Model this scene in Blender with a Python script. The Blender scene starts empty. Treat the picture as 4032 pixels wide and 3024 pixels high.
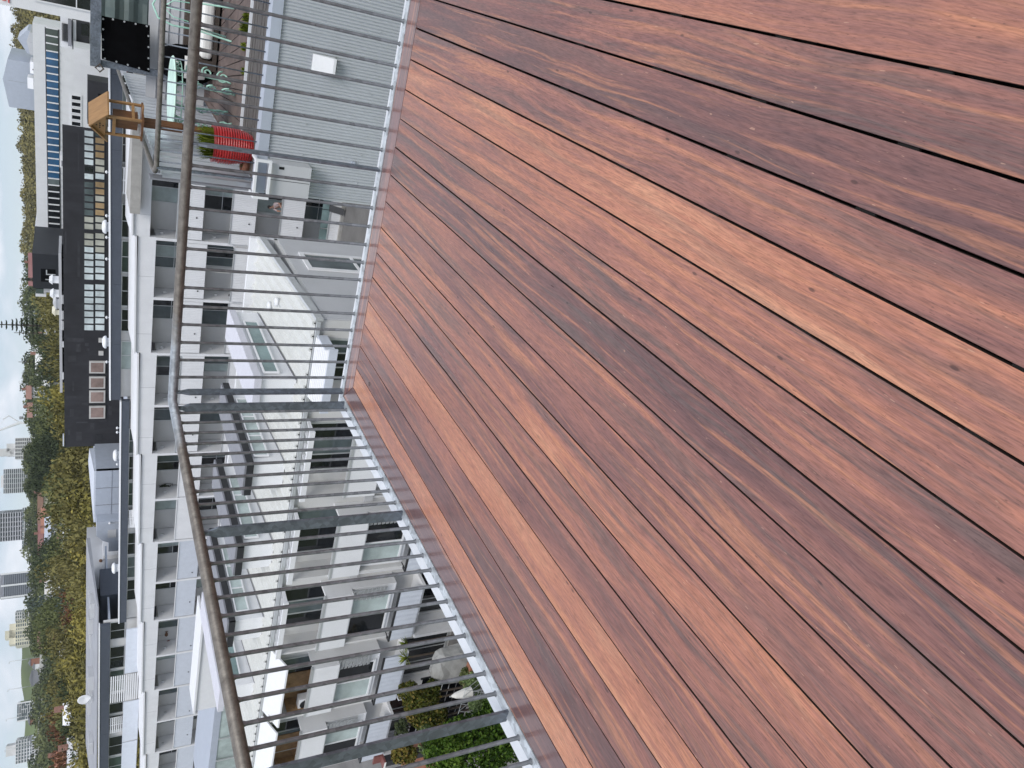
import bpy, math, random
import numpy as np
from mathutils import Vector, Matrix

random.seed(7)
RNG = np.random.default_rng(7)
sc = bpy.context.scene
COL = sc.collection

# ------------------------------------------------------------------ camera
EYE = 1.5
FPX = 3040.0
_p, _r, _w = math.radians(29.6), math.radians(0.1), math.radians(29.23)
FW = Vector((-math.sin(_w) * math.cos(_p), math.cos(_w) * math.cos(_p), -math.sin(_p)))
_rt = Vector((math.cos(_w), math.sin(_w), 0))
_dn = FW.cross(_rt)
RT = _rt * math.cos(_r) + _dn * math.sin(_r)
DN = _dn * math.cos(_r) - _rt * math.sin(_r)
cam = bpy.data.cameras.new('camera')
cam.sensor_width = 36
cam.lens = FPX / 4032 * 36
cam.clip_start = 0.05
cam.clip_end = 6000
co = bpy.data.objects.new('camera', cam)
COL.objects.link(co)
m = Matrix((DN, RT, -FW)).transposed().to_4x4()
m.translation = (0, 0, EYE)
co.matrix_world = m
sc.camera = co

def at(X, Y, y=None, x=None, z=None, d=None):
    """point of the place seen at photo pixel (X, Y) on a plane of the place"""
    q = RT * ((1512 - Y) / FPX) + DN * ((X - 2016) / FPX) + FW
    o = Vector((0, 0, EYE))
    if y is not None: t = y / q.y
    elif x is not None: t = x / q.x
    elif z is not None: t = (z - EYE) / q.z
    else: t = d / math.hypot(q.x, q.y)
    return o + q * t

# ------------------------------------------------------------------ light
SUN = Vector((0.42, -0.62, 0.95)).normalized()
world = bpy.data.worlds.new('World')
sc.world = world
world.use_nodes = True
nt = world.node_tree
nt.nodes.clear()
N = nt.nodes.new
L = nt.links.new
out = N('ShaderNodeOutputWorld'); bg = N('ShaderNodeBackground'); bg.inputs[1].default_value = 0.10
sky = N('ShaderNodeTexSky'); sky.sky_type = 'NISHITA'; sky.sun_disc = False
sky.sun_elevation = math.asin(SUN.z); sky.sun_rotation = math.atan2(SUN.x, SUN.y)
sky.air_density = 1.0; sky.dust_density = 0.2; sky.ozone_density = 1.6; sky.altitude = 30
tc = N('ShaderNodeTexCoord'); mp = N('ShaderNodeMapping'); mp.inputs['Scale'].default_value = (1.0, 1.0, 2.6)
mp.inputs['Location'].default_value = (0.35, 0.1, 0.2)
no = N('ShaderNodeTexNoise'); no.inputs['Scale'].default_value = 6.5; no.inputs['Detail'].default_value = 4; no.inputs['Roughness'].default_value = 0.55; no.inputs['Distortion'].default_value = 0.25
rp = N('ShaderNodeValToRGB'); rp.color_ramp.elements[0].position = 0.40; rp.color_ramp.elements[0].color = (0.62,) * 3 + (1,)
rp.color_ramp.elements[1].position = 0.56; rp.color_ramp.elements[1].color = (1,) * 3 + (1,)
cr = N('ShaderNodeValToRGB'); cr.color_ramp.elements[0].position = 0.41; cr.color_ramp.elements[0].color = (3.9, 4.4, 5.6, 1)
cr.color_ramp.elements[1].position = 0.63; cr.color_ramp.elements[1].color = (8.8, 9.0, 9.3, 1)
mx = N('ShaderNodeMix'); mx.data_type = 'RGBA'
L(tc.outputs['Generated'], mp.inputs['Vector']); L(mp.outputs[0], no.inputs['Vector'])
L(no.outputs[0], rp.inputs[0]); L(no.outputs[0], cr.inputs[0])
L(rp.outputs[0], mx.inputs[0]); L(sky.outputs[0], mx.inputs[6]); L(cr.outputs[0], mx.inputs[7])
L(mx.outputs[2], bg.inputs[0]); L(bg.outputs[0], out.inputs[0])
sl = bpy.data.lights.new('sun', 'SUN'); sl.energy = 1.5; sl.angle = math.radians(25); sl.color = (1, 0.96, 0.91)
so = bpy.data.objects.new('sun', sl); COL.objects.link(so)
so.rotation_euler = SUN.to_track_quat('Z', 'Y').to_euler()
so.location = (10, -10, 30)
sc.view_settings.view_transform = 'Standard'
sc.view_settings.look = 'None'
sc.view_settings.exposure = 0.50
sc.view_settings.gamma = 1
sc.cycles.adaptive_threshold = 0.02; sc.cycles.max_bounces = 6; sc.cycles.diffuse_bounces = 3; sc.cycles.glossy_bounces = 3; sc.cycles.transmission_bounces = 2
sc.view_settings.use_curve_mapping = False

# ------------------------------------------------------------------ helpers
class MB:
    def __init__(s): s.v = []; s.f = []
    def quad(s, *p):
        i = len(s.v); s.v += [tuple(q) for q in p]; s.f.append(tuple(range(i, i + len(p)))); return s
    def box(s, x0, x1, y0, y1, z0, z1):
        if x0 > x1: x0, x1 = x1, x0
        if y0 > y1: y0, y1 = y1, y0
        if z0 > z1: z0, z1 = z1, z0
        i = len(s.v)
        s.v += [(x0, y0, z0), (x1, y0, z0), (x1, y1, z0), (x0, y1, z0), (x0, y0, z1), (x1, y0, z1), (x1, y1, z1), (x0, y1, z1)]
        s.f += [tuple(i + k for k in q) for q in ((0, 3, 2, 1), (4, 5, 6, 7), (0, 1, 5, 4), (1, 2, 6, 5), (2, 3, 7, 6), (3, 0, 4, 7))]
        return s
    def hexa(s, p):   # 8 points: bottom 4 ccw, top 4 ccw
        i = len(s.v); s.v += [tuple(q) for q in p]
        s.f += [tuple(i + k for k in q) for q in ((0, 3, 2, 1), (4, 5, 6, 7), (0, 1, 5, 4), (1, 2, 6, 5), (2, 3, 7, 6), (3, 0, 4, 7))]
        return s
    def cbox(s, x0, x1, y0, y1, z0, z1, c=.002):   # box with chamfered top edges
        i = len(s.v)
        s.v += [(x0, y0, z0), (x1, y0, z0), (x1, y1, z0), (x0, y1, z0), (x0, y0, z1 - c), (x1, y0, z1 - c), (x1, y1, z1 - c), (x0, y1, z1 - c),
                (x0 + c, y0 + c, z1), (x1 - c, y0 + c, z1), (x1 - c, y1 - c, z1), (x0 + c, y1 - c, z1)]
        s.f += [tuple(i + k for k in q) for q in ((0, 3, 2, 1), (0, 1, 5, 4), (1, 2, 6, 5), (2, 3, 7, 6), (3, 0, 4, 7),
                (4, 5, 9, 8), (5, 6, 10, 9), (6, 7, 11, 10), (7, 4, 8, 11), (8, 9, 10, 11))]
        return s
    def prism(s, poly, axis, a, b):   # polygon in the other two axes extruded along axis
        def P(u, v, w): return ((w, u, v), (u, w, v), (u, v, w))[axis]
        i = len(s.v); n = len(poly)
        s.v += [P(u, v, a) for u, v in poly] + [P(u, v, b) for u, v in poly]
        s.f += [tuple(i + k for k in range(n))[::-1], tuple(i + n + k for k in range(n))]
        s.f += [(i + k, i + (k + 1) % n, i + n + (k + 1) % n, i + n + k) for k in range(n)]
        return s
    def tube(s, pts, r, n=8, closed=False, caps=True):
        pts = [Vector(p) for p in pts]; m_ = len(pts); base = len(s.v)
        up = None
        for k, p in enumerate(pts):
            a = pts[k - 1] if (k or closed) else None
            b = pts[(k + 1) % m_] if (k < m_ - 1 or closed) else None
            ta = (p - a).normalized() if a is not None else None
            tb = (b - p).normalized() if b is not None else None
            t = (ta + tb).normalized() if ta and tb else (ta or tb)
            sc_ = 1 / max(.4, t.dot(tb or ta))
            if up is None:
                up = Vector((0, 0, 1)) if abs(t.z) < .9 else Vector((1, 0, 0))
            sd = t.cross(up).normalized(); up = sd.cross(t).normalized()
            rr = r[k] if isinstance(r, (list, tuple)) else r
            side_dir = None
            if ta and tb and (ta - tb).length > 1e-4: side_dir = (tb - ta).normalized()
            for j in range(n):
                g = 2 * math.pi * j / n
                o = sd * math.cos(g) * rr + up * math.sin(g) * rr
                if side_dir is not None: o += side_dir * (o.dot(side_dir)) * (sc_ - 1)
                s.v.append(tuple(p + o))
        rings = m_ if closed else m_ - 1
        for k in range(rings):
            for j in range(n):
                a = base + k * n + j; b = base + k * n + (j + 1) % n
                c = base + ((k + 1) % m_) * n + (j + 1) % n; d = base + ((k + 1) % m_) * n + j
                s.f.append((a, b, c, d))
        if caps and not closed:
            s.f.append(tuple(base + j for j in range(n))[::-1]); s.f.append(tuple(base + (m_ - 1) * n + j for j in range(n)))
        return s
    def lathe(s, prof, c=(0, 0, 0), n=16, axis=2):
        base = len(s.v)
        for r, h in prof:
            for j in range(n):
                g = 2 * math.pi * j / n
                p = (r * math.cos(g), r * math.sin(g), h)
                if axis == 1: p = (p[0], p[2], p[1])
                s.v.append((c[0] + p[0], c[1] + p[1], c[2] + p[2]))
        for k in range(len(prof) - 1):
            for j in range(n):
                s.f.append((base + k * n + j, base + k * n + (j + 1) % n, base + (k + 1) * n + (j + 1) % n, base + (k + 1) * n + j))
        return s
    def mesh(s, name, mt, smooth=False):
        me = bpy.data.meshes.new(name); me.from_pydata(s.v, [], s.f); me.update()
        if mt: me.materials.append(mt)
        if smooth: me.polygons.foreach_set('use_smooth', [True] * len(me.polygons))
        return me
    def build(s, name, mt, parent=None, smooth=False, loc=None):
        return put(name, s.mesh(name, mt, smooth), parent, loc)

def put(name, me, parent=None, loc=None, rz=0, scale=None):
    o = bpy.data.objects.new(name, me); COL.objects.link(o)
    if loc is not None: o.location = loc
    if rz: o.rotation_euler.z = rz
    if scale is not None: o.scale = scale if hasattr(scale, '__len__') else (scale,) * 3
    if parent is not None: o.parent = parent
    return o
def tag(o, label, cat, group=None, kind=None):
    o['label'] = label; o['category'] = cat
    if group: o['group'] = group
    if kind: o['kind'] = kind
    return o
def thing(name, label, cat, loc=(0, 0, 0), group=None, rz=0):
    return tag(put(name, None, None, loc, rz), label, cat, group)
def structure(o):
    o['kind'] = 'structure'; return o

# ------------------------------------------------------------------ materials
def nodes(name):
    mt = bpy.data.materials.new(name); mt.use_nodes = True
    t = mt.node_tree; b = t.nodes['Principled BSDF']
    return mt, t, b
def mat(name, col, rough=.6, metal=0, var=.08, scale=3.0, bump=0, bscale=40, spec=.5, stretch=(1, 1, 1), coat=0, dirt=0, dcol=(.2, .18, .15), coord='Object'):
    mt, t, b = nodes(name)
    b.inputs['Roughness'].default_value = rough; b.inputs['Metallic'].default_value = metal
    b.inputs['Specular IOR Level'].default_value = spec
    if coat: b.inputs['Coat Weight'].default_value = coat; b.inputs['Coat Roughness'].default_value = .1
    tcn = t.nodes.new('ShaderNodeTexCoord'); mpn = t.nodes.new('ShaderNodeMapping'); mpn.inputs['Scale'].default_value = stretch
    t.links.new(tcn.outputs[coord], mpn.inputs[0])
    n1 = t.nodes.new('ShaderNodeTexNoise'); n1.inputs['Scale'].default_value = scale; n1.inputs['Detail'].default_value = 6; n1.inputs['Roughness'].default_value = .6
    t.links.new(mpn.outputs[0], n1.inputs['Vector'])
    r = t.nodes.new('ShaderNodeValToRGB')
    lo = [max(0, c * (1 - var)) for c in col]; hi = [min(1, c * (1 + var)) for c in col]
    r.color_ramp.elements[0].position = .3; r.color_ramp.elements[1].position = .7
    r.color_ramp.elements[0].color = (*lo, 1); r.color_ramp.elements[1].color = (*hi, 1)
    t.links.new(n1.outputs[0], r.inputs[0])
    src = r.outputs[0]
    if dirt:
        n2 = t.nodes.new('ShaderNodeTexNoise'); n2.inputs['Scale'].default_value = scale * 1.7; n2.inputs['Detail'].default_value = 8
        m2 = t.nodes.new('ShaderNodeMapping'); m2.inputs['Scale'].default_value = (1, 1, .22); m2.inputs['Location'].default_value = (3, 7, 1)
        t.links.new(tcn.outputs[coord], m2.inputs[0]); t.links.new(m2.outputs[0], n2.inputs['Vector'])
        r2 = t.nodes.new('ShaderNodeValToRGB'); r2.color_ramp.elements[0].position = .52; r2.color_ramp.elements[1].position = .75
        r2.color_ramp.elements[0].color = (0, 0, 0, 1); r2.color_ramp.elements[1].color = (dirt,) * 3 + (1,)
        t.links.new(n2.outputs[0], r2.inputs[0])
        mxn = t.nodes.new('ShaderNodeMix'); mxn.data_type = 'RGBA'; mxn.inputs[7].default_value = (*dcol, 1)
        t.links.new(r2.outputs[0], mxn.inputs[0]); t.links.new(src, mxn.inputs[6]); src = mxn.outputs[2]
    t.links.new(src, b.inputs['Base Color'])
    if bump:
        n3 = t.nodes.new('ShaderNodeTexNoise'); n3.inputs['Scale'].default_value = bscale; n3.inputs['Detail'].default_value = 4
        t.links.new(mpn.outputs[0], n3.inputs['Vector'])
        bp = t.nodes.new('ShaderNodeBump'); bp.inputs['Strength'].default_value = bump; bp.inputs['Distance'].default_value = .01
        t.links.new(n3.outputs[0], bp.inputs['Height']); t.links.new(bp.outputs[0], b.inputs['Normal'])
    return mt

def wood_mat(name, gloss=False, scratch=None):
    """oiled red hardwood decking; object colour = (warmth, darkness, streaks)"""
    mt, t, b = nodes(name)
    nn = t.nodes.new; ll = t.links.new
    tcn = nn('ShaderNodeTexCoord'); oi = nn('ShaderNodeObjectInfo')
    off = nn('ShaderNodeVectorMath'); off.operation = 'SCALE'; off.inputs[0].default_value = (13.1, 41.7, 7.3); ll(oi.outputs['Random'], off.inputs['Scale'])
    add = nn('ShaderNodeVectorMath'); add.operation = 'ADD'; ll(tcn.outputs['Object'], add.inputs[0]); ll(off.outputs[0], add.inputs[1])
    def mapped(src, s):
        q = nn('ShaderNodeMapping'); q.inputs['Scale'].default_value = s; ll(src, q.inputs[0]); return q.outputs[0]
    def noise_(src, s, detail=4, rough=.55, dist=0):
        q = nn('ShaderNodeTexNoise'); q.inputs['Scale'].default_value = 1; q.inputs['Detail'].default_value = detail
        q.inputs['Roughness'].default_value = rough; q.inputs['Distortion'].default_value = dist
        ll(mapped(src, s), q.inputs['Vector']); return q.outputs['Fac']
    def ramp(src, *st):
        q = nn('ShaderNodeValToRGB'); e = q.color_ramp.elements
        while len(e) < len(st): e.new(.5)
        for el, (p, c) in zip(e, st): el.position = p; el.color = (*(c if hasattr(c, '__len__') else (c,) * 3), 1)
        ll(src, q.inputs[0]); return q.outputs[0]
    def math_(op, a, c, d=None):
        q = nn('ShaderNodeMath'); q.operation = op
        for i, w in enumerate((a, c, d)):
            if w is None: continue
            if isinstance(w, (int, float)): q.inputs[i].default_value = w
            else: ll(w, q.inputs[i])
        return q.outputs[0]
    def mix(fac, a, c, mode='MIX'):
        q = nn('ShaderNodeMix'); q.data_type = 'RGBA'; q.blend_type = mode
        for i, w in ((0, fac), (6, a), (7, c)):
            if isinstance(w, (int, float)): q.inputs[i].default_value = w
            elif isinstance(w, tuple): q.inputs[i].default_value = (*w, 1)
            else: ll(w, q.inputs[i])
        return q.outputs[2]
    # growth-ring figure: bend the coordinates across the board
    w1 = noise_(add.outputs[0], (5, 1.1, 5), 2, .5)
    cx = nn('ShaderNodeCombineXYZ'); ll(math_('MULTIPLY', math_('SUBTRACT', w1, .5), .085), cx.inputs[0])
    warp = nn('ShaderNodeVectorMath'); warp.operation = 'ADD'; ll(add.outputs[0], warp.inputs[0]); ll(cx.outputs[0], warp.inputs[1])
    W = warp.outputs[0]
    sep = nn('ShaderNodeSeparateColor'); ll(oi.outputs['Color'], sep.inputs[0])
    broad = noise_(W, (13, 1.25, 13), 4, .6, .5)
    grain = noise_(W, (70, 2.7, 70), 4, .66, .2)
    tone = math_('ADD', math_('MULTIPLY', broad, 1.0), math_('MULTIPLY', grain, .6))
    tone = math_('ADD', tone, math_('MULTIPLY', sep.outputs[0], .62))
    tone = math_('SUBTRACT', tone, math_('MULTIPLY', sep.outputs[1], .42))
    tone = math_('SUBTRACT', tone, .575)
    colr = ramp(tone, (.10, (.150, .078, .075)), (.32, (.235, .108, .093)), (.52, (.330, .145, .110)), (.72, (.455, .188, .118)), (.94, (.58, .275, .165)))
    # grey-brown mineral streaks
    st = noise_(W, (23, .75, 23), 5, .66, .6)
    sm_ = math_('MULTIPLY', ramp(st, (.49, 0), (.60, .85)), sep.outputs[2])
    colr = mix(sm_, colr, (.128, .094, .088))
    st2 = noise_(W, (44, 1.15, 44), 3, .5, .2)
    colr = mix(math_('MULTIPLY', ramp(st2, (.55, 0), (.66, 1)), .55), colr, (.54, .232, .125))
    # fine fibre and pores
    fib = noise_(W, (280, 20, 280), 2, .62)
    colr = mix(1.0, colr, ramp(fib, (.30, .66), (.55, 1.0), (.75, 1.18)), 'MULTIPLY')
    por = noise_(add.outputs[0], (430, 52, 430), 2, .5)
    colr = mix(ramp(por, (.64, 0), (.72, .6)), colr, (.07, .035, .03))
    # pale mineral flecks and small dark knots
    fl = noise_(add.outputs[0], (190, 30, 190), 1, .4)
    colr = mix(ramp(fl, (.775, 0), (.79, .45)), colr, (.60, .36, .25))
    vo = nn('ShaderNodeTexVoronoi'); vo.inputs['Scale'].default_value = 1; ll(mapped(add.outputs[0], (30, 11, 30)), vo.inputs['Vector'])
    vr = vo
    sc2 = nn('ShaderNodeSeparateColor'); ll(vr.outputs['Color'], sc2.inputs[0])
    kn = math_('MULTIPLY', ramp(vo.outputs['Distance'], (.09, 1), (.15, 0)), ramp(sc2.outputs[0], (.93, 0), (.94, .65)))
    colr = mix(kn, colr, (.035, .02, .018))
    # dull scuffs
    if scratch:
        sx = nn('ShaderNodeSeparateXYZ'); ll(tcn.outputs['Object'], sx.inputs[0])
        ln = math_('ABSOLUTE', math_('SUBTRACT', sx.outputs[1], math_('ADD', math_('MULTIPLY', sx.outputs[0], scratch[1]), scratch[0])), 0)
        colr = mix(math_('MULTIPLY', math_('LESS_THAN', ln, scratch[2]), .55), colr, (.50, .22, .14))
    ll(colr, b.inputs['Base Color'])
    b.inputs['Specular IOR Level'].default_value = .5
    if gloss:
        b.inputs['Roughness'].default_value = .3
        b.inputs['Coat Weight'].default_value = .45; b.inputs['Coat Roughness'].default_value = .12; b.inputs['Coat IOR'].default_value = 1.55
    else:
        ll(ramp(broad, (.3, .27), (.7, .39)), b.inputs['Roughness'])
    bp = nn('ShaderNodeBump'); bp.inputs['Strength'].default_value = .10 if gloss else .22; bp.inputs['Distance'].default_value = .0012
    ll(fib, bp.inputs['Height']); ll(bp.outputs[0], b.inputs['Normal'])
    if gloss: ll(bp.outputs[0], b.inputs['Coat Normal'])
    return mt

def galv_mat(name, col, rough=.45, metal=.55, rust=None):
    mt, t, b = nodes(name); nn = t.nodes.new; ll = t.links.new
    tcn = nn('ShaderNodeTexCoord')
    vo = nn('ShaderNodeTexVoronoi'); vo.inputs['Scale'].default_value = 42; ll(tcn.outputs['Object'], vo.inputs['Vector'])
    n1 = nn('ShaderNodeTexNoise'); n1.inputs['Scale'].default_value = 9; n1.inputs['Detail'].default_value = 8; n1.inputs['Roughness'].default_value = .7; ll(tcn.outputs['Object'], n1.inputs['Vector'])
    sp = nn('ShaderNodeSeparateColor'); ll(vo.outputs['Color'], sp.inputs[0])
    a = nn('ShaderNodeMath'); a.operation = 'MULTIPLY_ADD'; ll(sp.outputs[0], a.inputs[0]); a.inputs[1].default_value = .35; ll(n1.outputs[0], a.inputs[2])
    r = nn('ShaderNodeValToRGB'); r.color_ramp.elements[0].position = .35; r.color_ramp.elements[1].position = .95
    r.color_ramp.elements[0].color = (*[c * .62 for c in col], 1); r.color_ramp.elements[1].color = (*[min(1, c * 1.45) for c in col], 1)
    ll(a.outputs[0], r.inputs[0]); src = r.outputs[0]
    if rust:   # weathered brown patina except a cleaner stretch round the welded corner
        sx = nn('ShaderNodeVectorMath'); sx.operation = 'DISTANCE'; ll(tcn.outputs['Object'], sx.inputs[0]); sx.inputs[1].default_value = rust[0]
        n2 = nn('ShaderNodeTexNoise'); n2.inputs['Scale'].default_value = 6; n2.inputs['Detail'].default_value = 8; n2.inputs['Roughness'].default_value = .7
        m2 = nn('ShaderNodeMapping'); m2.inputs['Scale'].default_value = (1, 1, 1); ll(tcn.outputs['Object'], m2.inputs[0]); ll(m2.outputs[0], n2.inputs['Vector'])
        q = nn('ShaderNodeMath'); q.operation = 'MULTIPLY_ADD'; ll(n2.outputs[0], q.inputs[0]); q.inputs[1].default_value = .55; ll(sx.outputs['Value'], q.inputs[2])
        rr = nn('ShaderNodeValToRGB'); rr.color_ramp.elements[0].position = .56; rr.color_ramp.elements[1].position = .82
        ll(q.outputs[0], rr.inputs[0])
        n3 = nn('ShaderNodeTexNoise'); n3.inputs['Scale'].default_value = 22; n3.inputs['Detail'].default_value = 10; n3.inputs['Roughness'].default_value = .75
        ll(tcn.outputs['Object'], n3.inputs['Vector'])
        r3 = nn('ShaderNodeValToRGB'); r3.color_ramp.elements[0].position = .33; r3.color_ramp.elements[1].position = .72
        r3.color_ramp.elements[0].color = (.095, .084, .074, 1); r3.color_ramp.elements[1].color = (.26, .24, .215, 1)
        ll(n3.outputs[0], r3.inputs[0])
        mxn = nn('ShaderNodeMix'); mxn.data_type = 'RGBA'; ll(rr.outputs[0], mxn.inputs[0]); ll(src, mxn.inputs[6]); ll(r3.outputs[0], mxn.inputs[7]); src = mxn.outputs[2]
    ll(src, b.inputs['Base Color'])
    b.inputs['Metallic'].default_value = metal
    rn = nn('ShaderNodeMapRange'); ll(n1.outputs[0], rn.inputs[0]); rn.inputs[3].default_value = rough - .1; rn.inputs[4].default_value = rough + .18; ll(rn.outputs[0], b.inputs['Roughness'])
    bp = nn('ShaderNodeBump'); bp.inputs['Strength'].default_value = .12; bp.inputs['Distance'].default_value = .002; ll(n1.outputs[0], bp.inputs['Height']); ll(bp.outputs[0], b.inputs['Normal'])
    return mt

def leaf_mat(name, c0, c1, c2):
    mt, t, b = nodes(name); nn = t.nodes.new; ll = t.links.new
    at_ = nn('ShaderNodeAttribute'); at_.attribute_name = 'tint'
    oi = nn('ShaderNodeObjectInfo')
    q = nn('ShaderNodeMath'); q.operation = 'MULTIPLY_ADD'; ll(oi.outputs['Random'], q.inputs[0]); q.inputs[1].default_value = .50; q.inputs[2].default_value = -.25
    a = nn('ShaderNodeMath'); a.operation = 'ADD'; ll(at_.outputs['Fac'], a.inputs[0]); ll(q.outputs[0], a.inputs[1])
    r = nn('ShaderNodeValToRGB'); e = r.color_ramp.elements; e.new(.5)
    for el, p, c in zip(e, (.1, .5, .95), (c0, c1, c2)): el.position = p; el.color = (*c, 1)
    ll(a.outputs[0], r.inputs[0])
    d = nn('ShaderNodeBsdfDiffuse'); tr = nn('ShaderNodeBsdfTranslucent'); ll(r.outputs[0], d.inputs[0]); ll(r.outputs[0], tr.inputs[0])
    ms = nn('ShaderNodeMixShader'); ms.inputs[0].default_value = .15; ll(d.outputs[0], ms.inputs[1]); ll(tr.outputs[0], ms.inputs[2])
    ll(ms.outputs[0], t.nodes['Material Output'].inputs[0])
    return mt

def glass_mat(name, col, rough=.06, spec=.6):
    return mat(name, col, rough=rough, var=.35, scale=.8, spec=spec, coord='Object')

M = {}
M['edge'] = mat('oil_and_gap_shade_board_edge', (.022, .012, .010), .8, var=.3)  # shade of the deep gaps painted into the oil-dark plank sides
M['wood'] = wood_mat('oiled_hardwood')
M['wood_scratch'] = wood_mat('oiled_hardwood_scratched', scratch=(-2.60, -.55, .0035))
M['wood_gloss'] = wood_mat('oiled_hardwood_glossy', gloss=True)
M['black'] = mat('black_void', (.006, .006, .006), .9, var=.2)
M['galv'] = galv_mat('galvanised_steel', (.175, .185, .20))
M['galv_post'] = galv_mat('galvanised_flat_bar', (.15, .17, .20))
M['galv_strip'] = galv_mat('galvanised_bright_strip', (.50, .53, .55), .35)
M['rail'] = galv_mat('handrail_patina', (.30, .33, .36), .5, .35, rust=((-2.455, 4.21, 1.0),))
M['flash'] = mat('white_flashing', (.78, .80, .83), .45, var=.05, dirt=.35, dcol=(.5, .5, .5))
M['white'] = mat('white_render', (.74, .75, .77), .65, var=.04, scale=1.2, dirt=.16, dcol=(.5, .5, .5))
M['white2'] = mat('bright_white_paint', (.76, .77, .79), .5, var=.03, dirt=.10, dcol=(.55, .56, .55))
M['offwhite'] = mat('off_white_wall', (.61, .61, .605), .7, var=.05, scale=1.0, dirt=.12, dcol=(.4, .4, .38))
M['grey_wall'] = mat('light_grey_wall', (.50, .51, .53), .7, var=.05, scale=.8, dirt=.12, dcol=(.33, .33, .33))
M['grey_blue'] = mat('grey_blue_panel', (.40, .44, .51), .6, var=.05, dirt=.12, dcol=(.3, .32, .36))
M['pale_blue'] = mat('pale_blue_ribbed_panel', (.58, .62, .69), .6, var=.05, dirt=.1, dcol=(.4, .43, .48))
M['slate'] = mat('slate_blue_cladding', (.052, .062, .082), .55, var=.1, dirt=.2, dcol=(.08, .09, .11))
M['charcoal'] = mat('charcoal_render', (.019, .019, .023), .75, var=.3, scale=.9, dirt=.4, dcol=(.045, .045, .052), bump=.2, bscale=8)
M['dark_trim'] = mat('dark_grey_trim', (.018, .019, .022), .6, var=.12)
M['lid'] = mat('lavender_grey_roof_lid', (.60, .60, .66), .5, var=.05)
M['lid_grey'] = mat('mid_grey_roof_lid', (.22, .225, .25), .55, var=.1)
M['roof_white'] = mat('white_ribbed_roof', (.62, .63, .61), .5, var=.05, dirt=.12, dcol=(.48, .48, .45))
M['cladding'] = mat('grey_corrugated_steel', (.53, .555, .59), .42, metal=.25, var=.05, scale=.7, dirt=.15, dcol=(.3, .33, .37))
M['zinc'] = mat('zincalume_corrugated', (.62, .65, .70), .35, metal=.45, var=.08, scale=1.5)
M['alu'] = mat('aluminium_frame', (.55, .57, .58), .4, metal=.4, var=.05)
M['alu_dark'] = mat('bronze_dark_frame', (.03, .031, .034), .45, var=.15)
M['gl_dark'] = glass_mat('dark_window_glass', (.012, .014, .017))
M['gl_mid'] = glass_mat('grey_curtained_glass', (.10, .125, .13))
M['gl_pale'] = glass_mat('pale_green_blind_glass', (.40, .47, .46), .12)
M['gl_teal'] = glass_mat('frosted_teal_glass', (.19, .27, .27), .2)
M['gl_blue'] = glass_mat('blue_film_glass', (.012, .085, .20), .08)
M['gl_green'] = glass_mat('grey_green_glass', (.05, .075, .065), .08)
M['gl_blind'] = glass_mat('pale_blind_glass', (.60, .67, .68), .15)
M['gl_beige'] = glass_mat('beige_interior_glass', (.36, .25, .13), .12)
M['gl_sand'] = glass_mat('sandy_interior_glass', (.42, .42, .36), .12)
M['gl_mauve'] = glass_mat('mauve_blind_glass', (.30, .22, .20), .12)
M['curtain'] = mat('pale_curtain', (.55, .54, .52), .85, var=.1)
M['concrete'] = mat('concrete', (.38, .37, .35), .85, var=.12, dirt=.3)
M['paving'] = mat('grey_paving', (.16, .155, .15), .85, var=.2, scale=.6)
M['asphalt'] = mat('asphalt', (.05, .05, .052), .9, var=.2)
M['grass'] = mat('meadow_grass', (.085, .115, .03), .9, var=.35, scale=.03)
M['timber'] = mat('brown_timber', (.14, .06, .022), .5, var=.3, scale=5, stretch=(6, 6, 1))
M['timber_pale'] = mat('pale_timber', (.30, .165, .065), .55, var=.2, scale=6, stretch=(1, 6, 1))
M['bamboo'] = mat('bamboo_slats', (.28, .17, .08), .6, var=.35, scale=4)
M['weathered'] = mat('weathered_grey_decking', (.105, .095, .088), .85, var=.35, scale=5, stretch=(1, 6, 1))
M['weathered2'] = mat('weathered_brown_decking', (.13, .095, .085), .85, var=.35, scale=5)
M['wicker'] = mat('brown_wicker', (.06, .045, .036), .7, var=.4, scale=60, bump=.5, bscale=90)
M['cushion'] = mat('white_cushion', (.80, .79, .76), .9, var=.05)
M['mint'] = mat('mint_green_ironwork', (.40, .66, .55), .5, var=.15, scale=12)
M['mint_pale'] = mat('pale_mint_tabletop', (.62, .84, .74), .35, var=.15, scale=5)
M['red'] = mat('glossy_red_glaze', (.40, .012, .012), .35, var=.25, coat=.3)
M['soil'] = mat('soil', (.04, .028, .02), .95, var=.3)
M['shade_black'] = mat('black_shade_mesh', (.003, .003, .0035), 1.0, var=.3, spec=.05)
M['tarp'] = mat('grey_green_tarpaulin', (.115, .155, .15), .55, var=.2, scale=2)
M['terracotta'] = mat('terracotta_tile', (.30, .13, .08), .8, var=.25)
M['brick'] = mat('red_brick', (.24, .13, .10), .85, var=.25)
M['rust_roof'] = mat('red_tin_roof', (.20, .075, .065), .6, var=.2)
M['cream'] = mat('cream_paint', (.66, .63, .50), .7, var=.06)
M['bark'] = mat('bark', (.075, .058, .045), .9, var=.35, scale=6)
M['skin'] = mat('skin', (.45, .25, .18), .6, var=.05)
M['shirt'] = mat('pale_pink_shirt', (.55, .45, .45), .85, var=.08)
M['hair'] = mat('dark_hair', (.03, .02, .016), .6)
M['cover'] = mat('grey_fabric_cover', (.30, .30, .29), .85, var=.12, scale=4, bump=.4, bscale=7)
M['car'] = mat('white_car_paint', (.80, .81, .83), .3, var=.02, coat=.6)
M['tail'] = mat('red_lamp', (.5, .02, .02), .3)
M['tyre'] = mat('rubber', (.02, .02, .02), .8)
M['sign_red'] = mat('red_sign_paint', (.62, .05, .04), .5)
M['orange'] = mat('orange_paint', (.62, .28, .05), .6)
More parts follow.
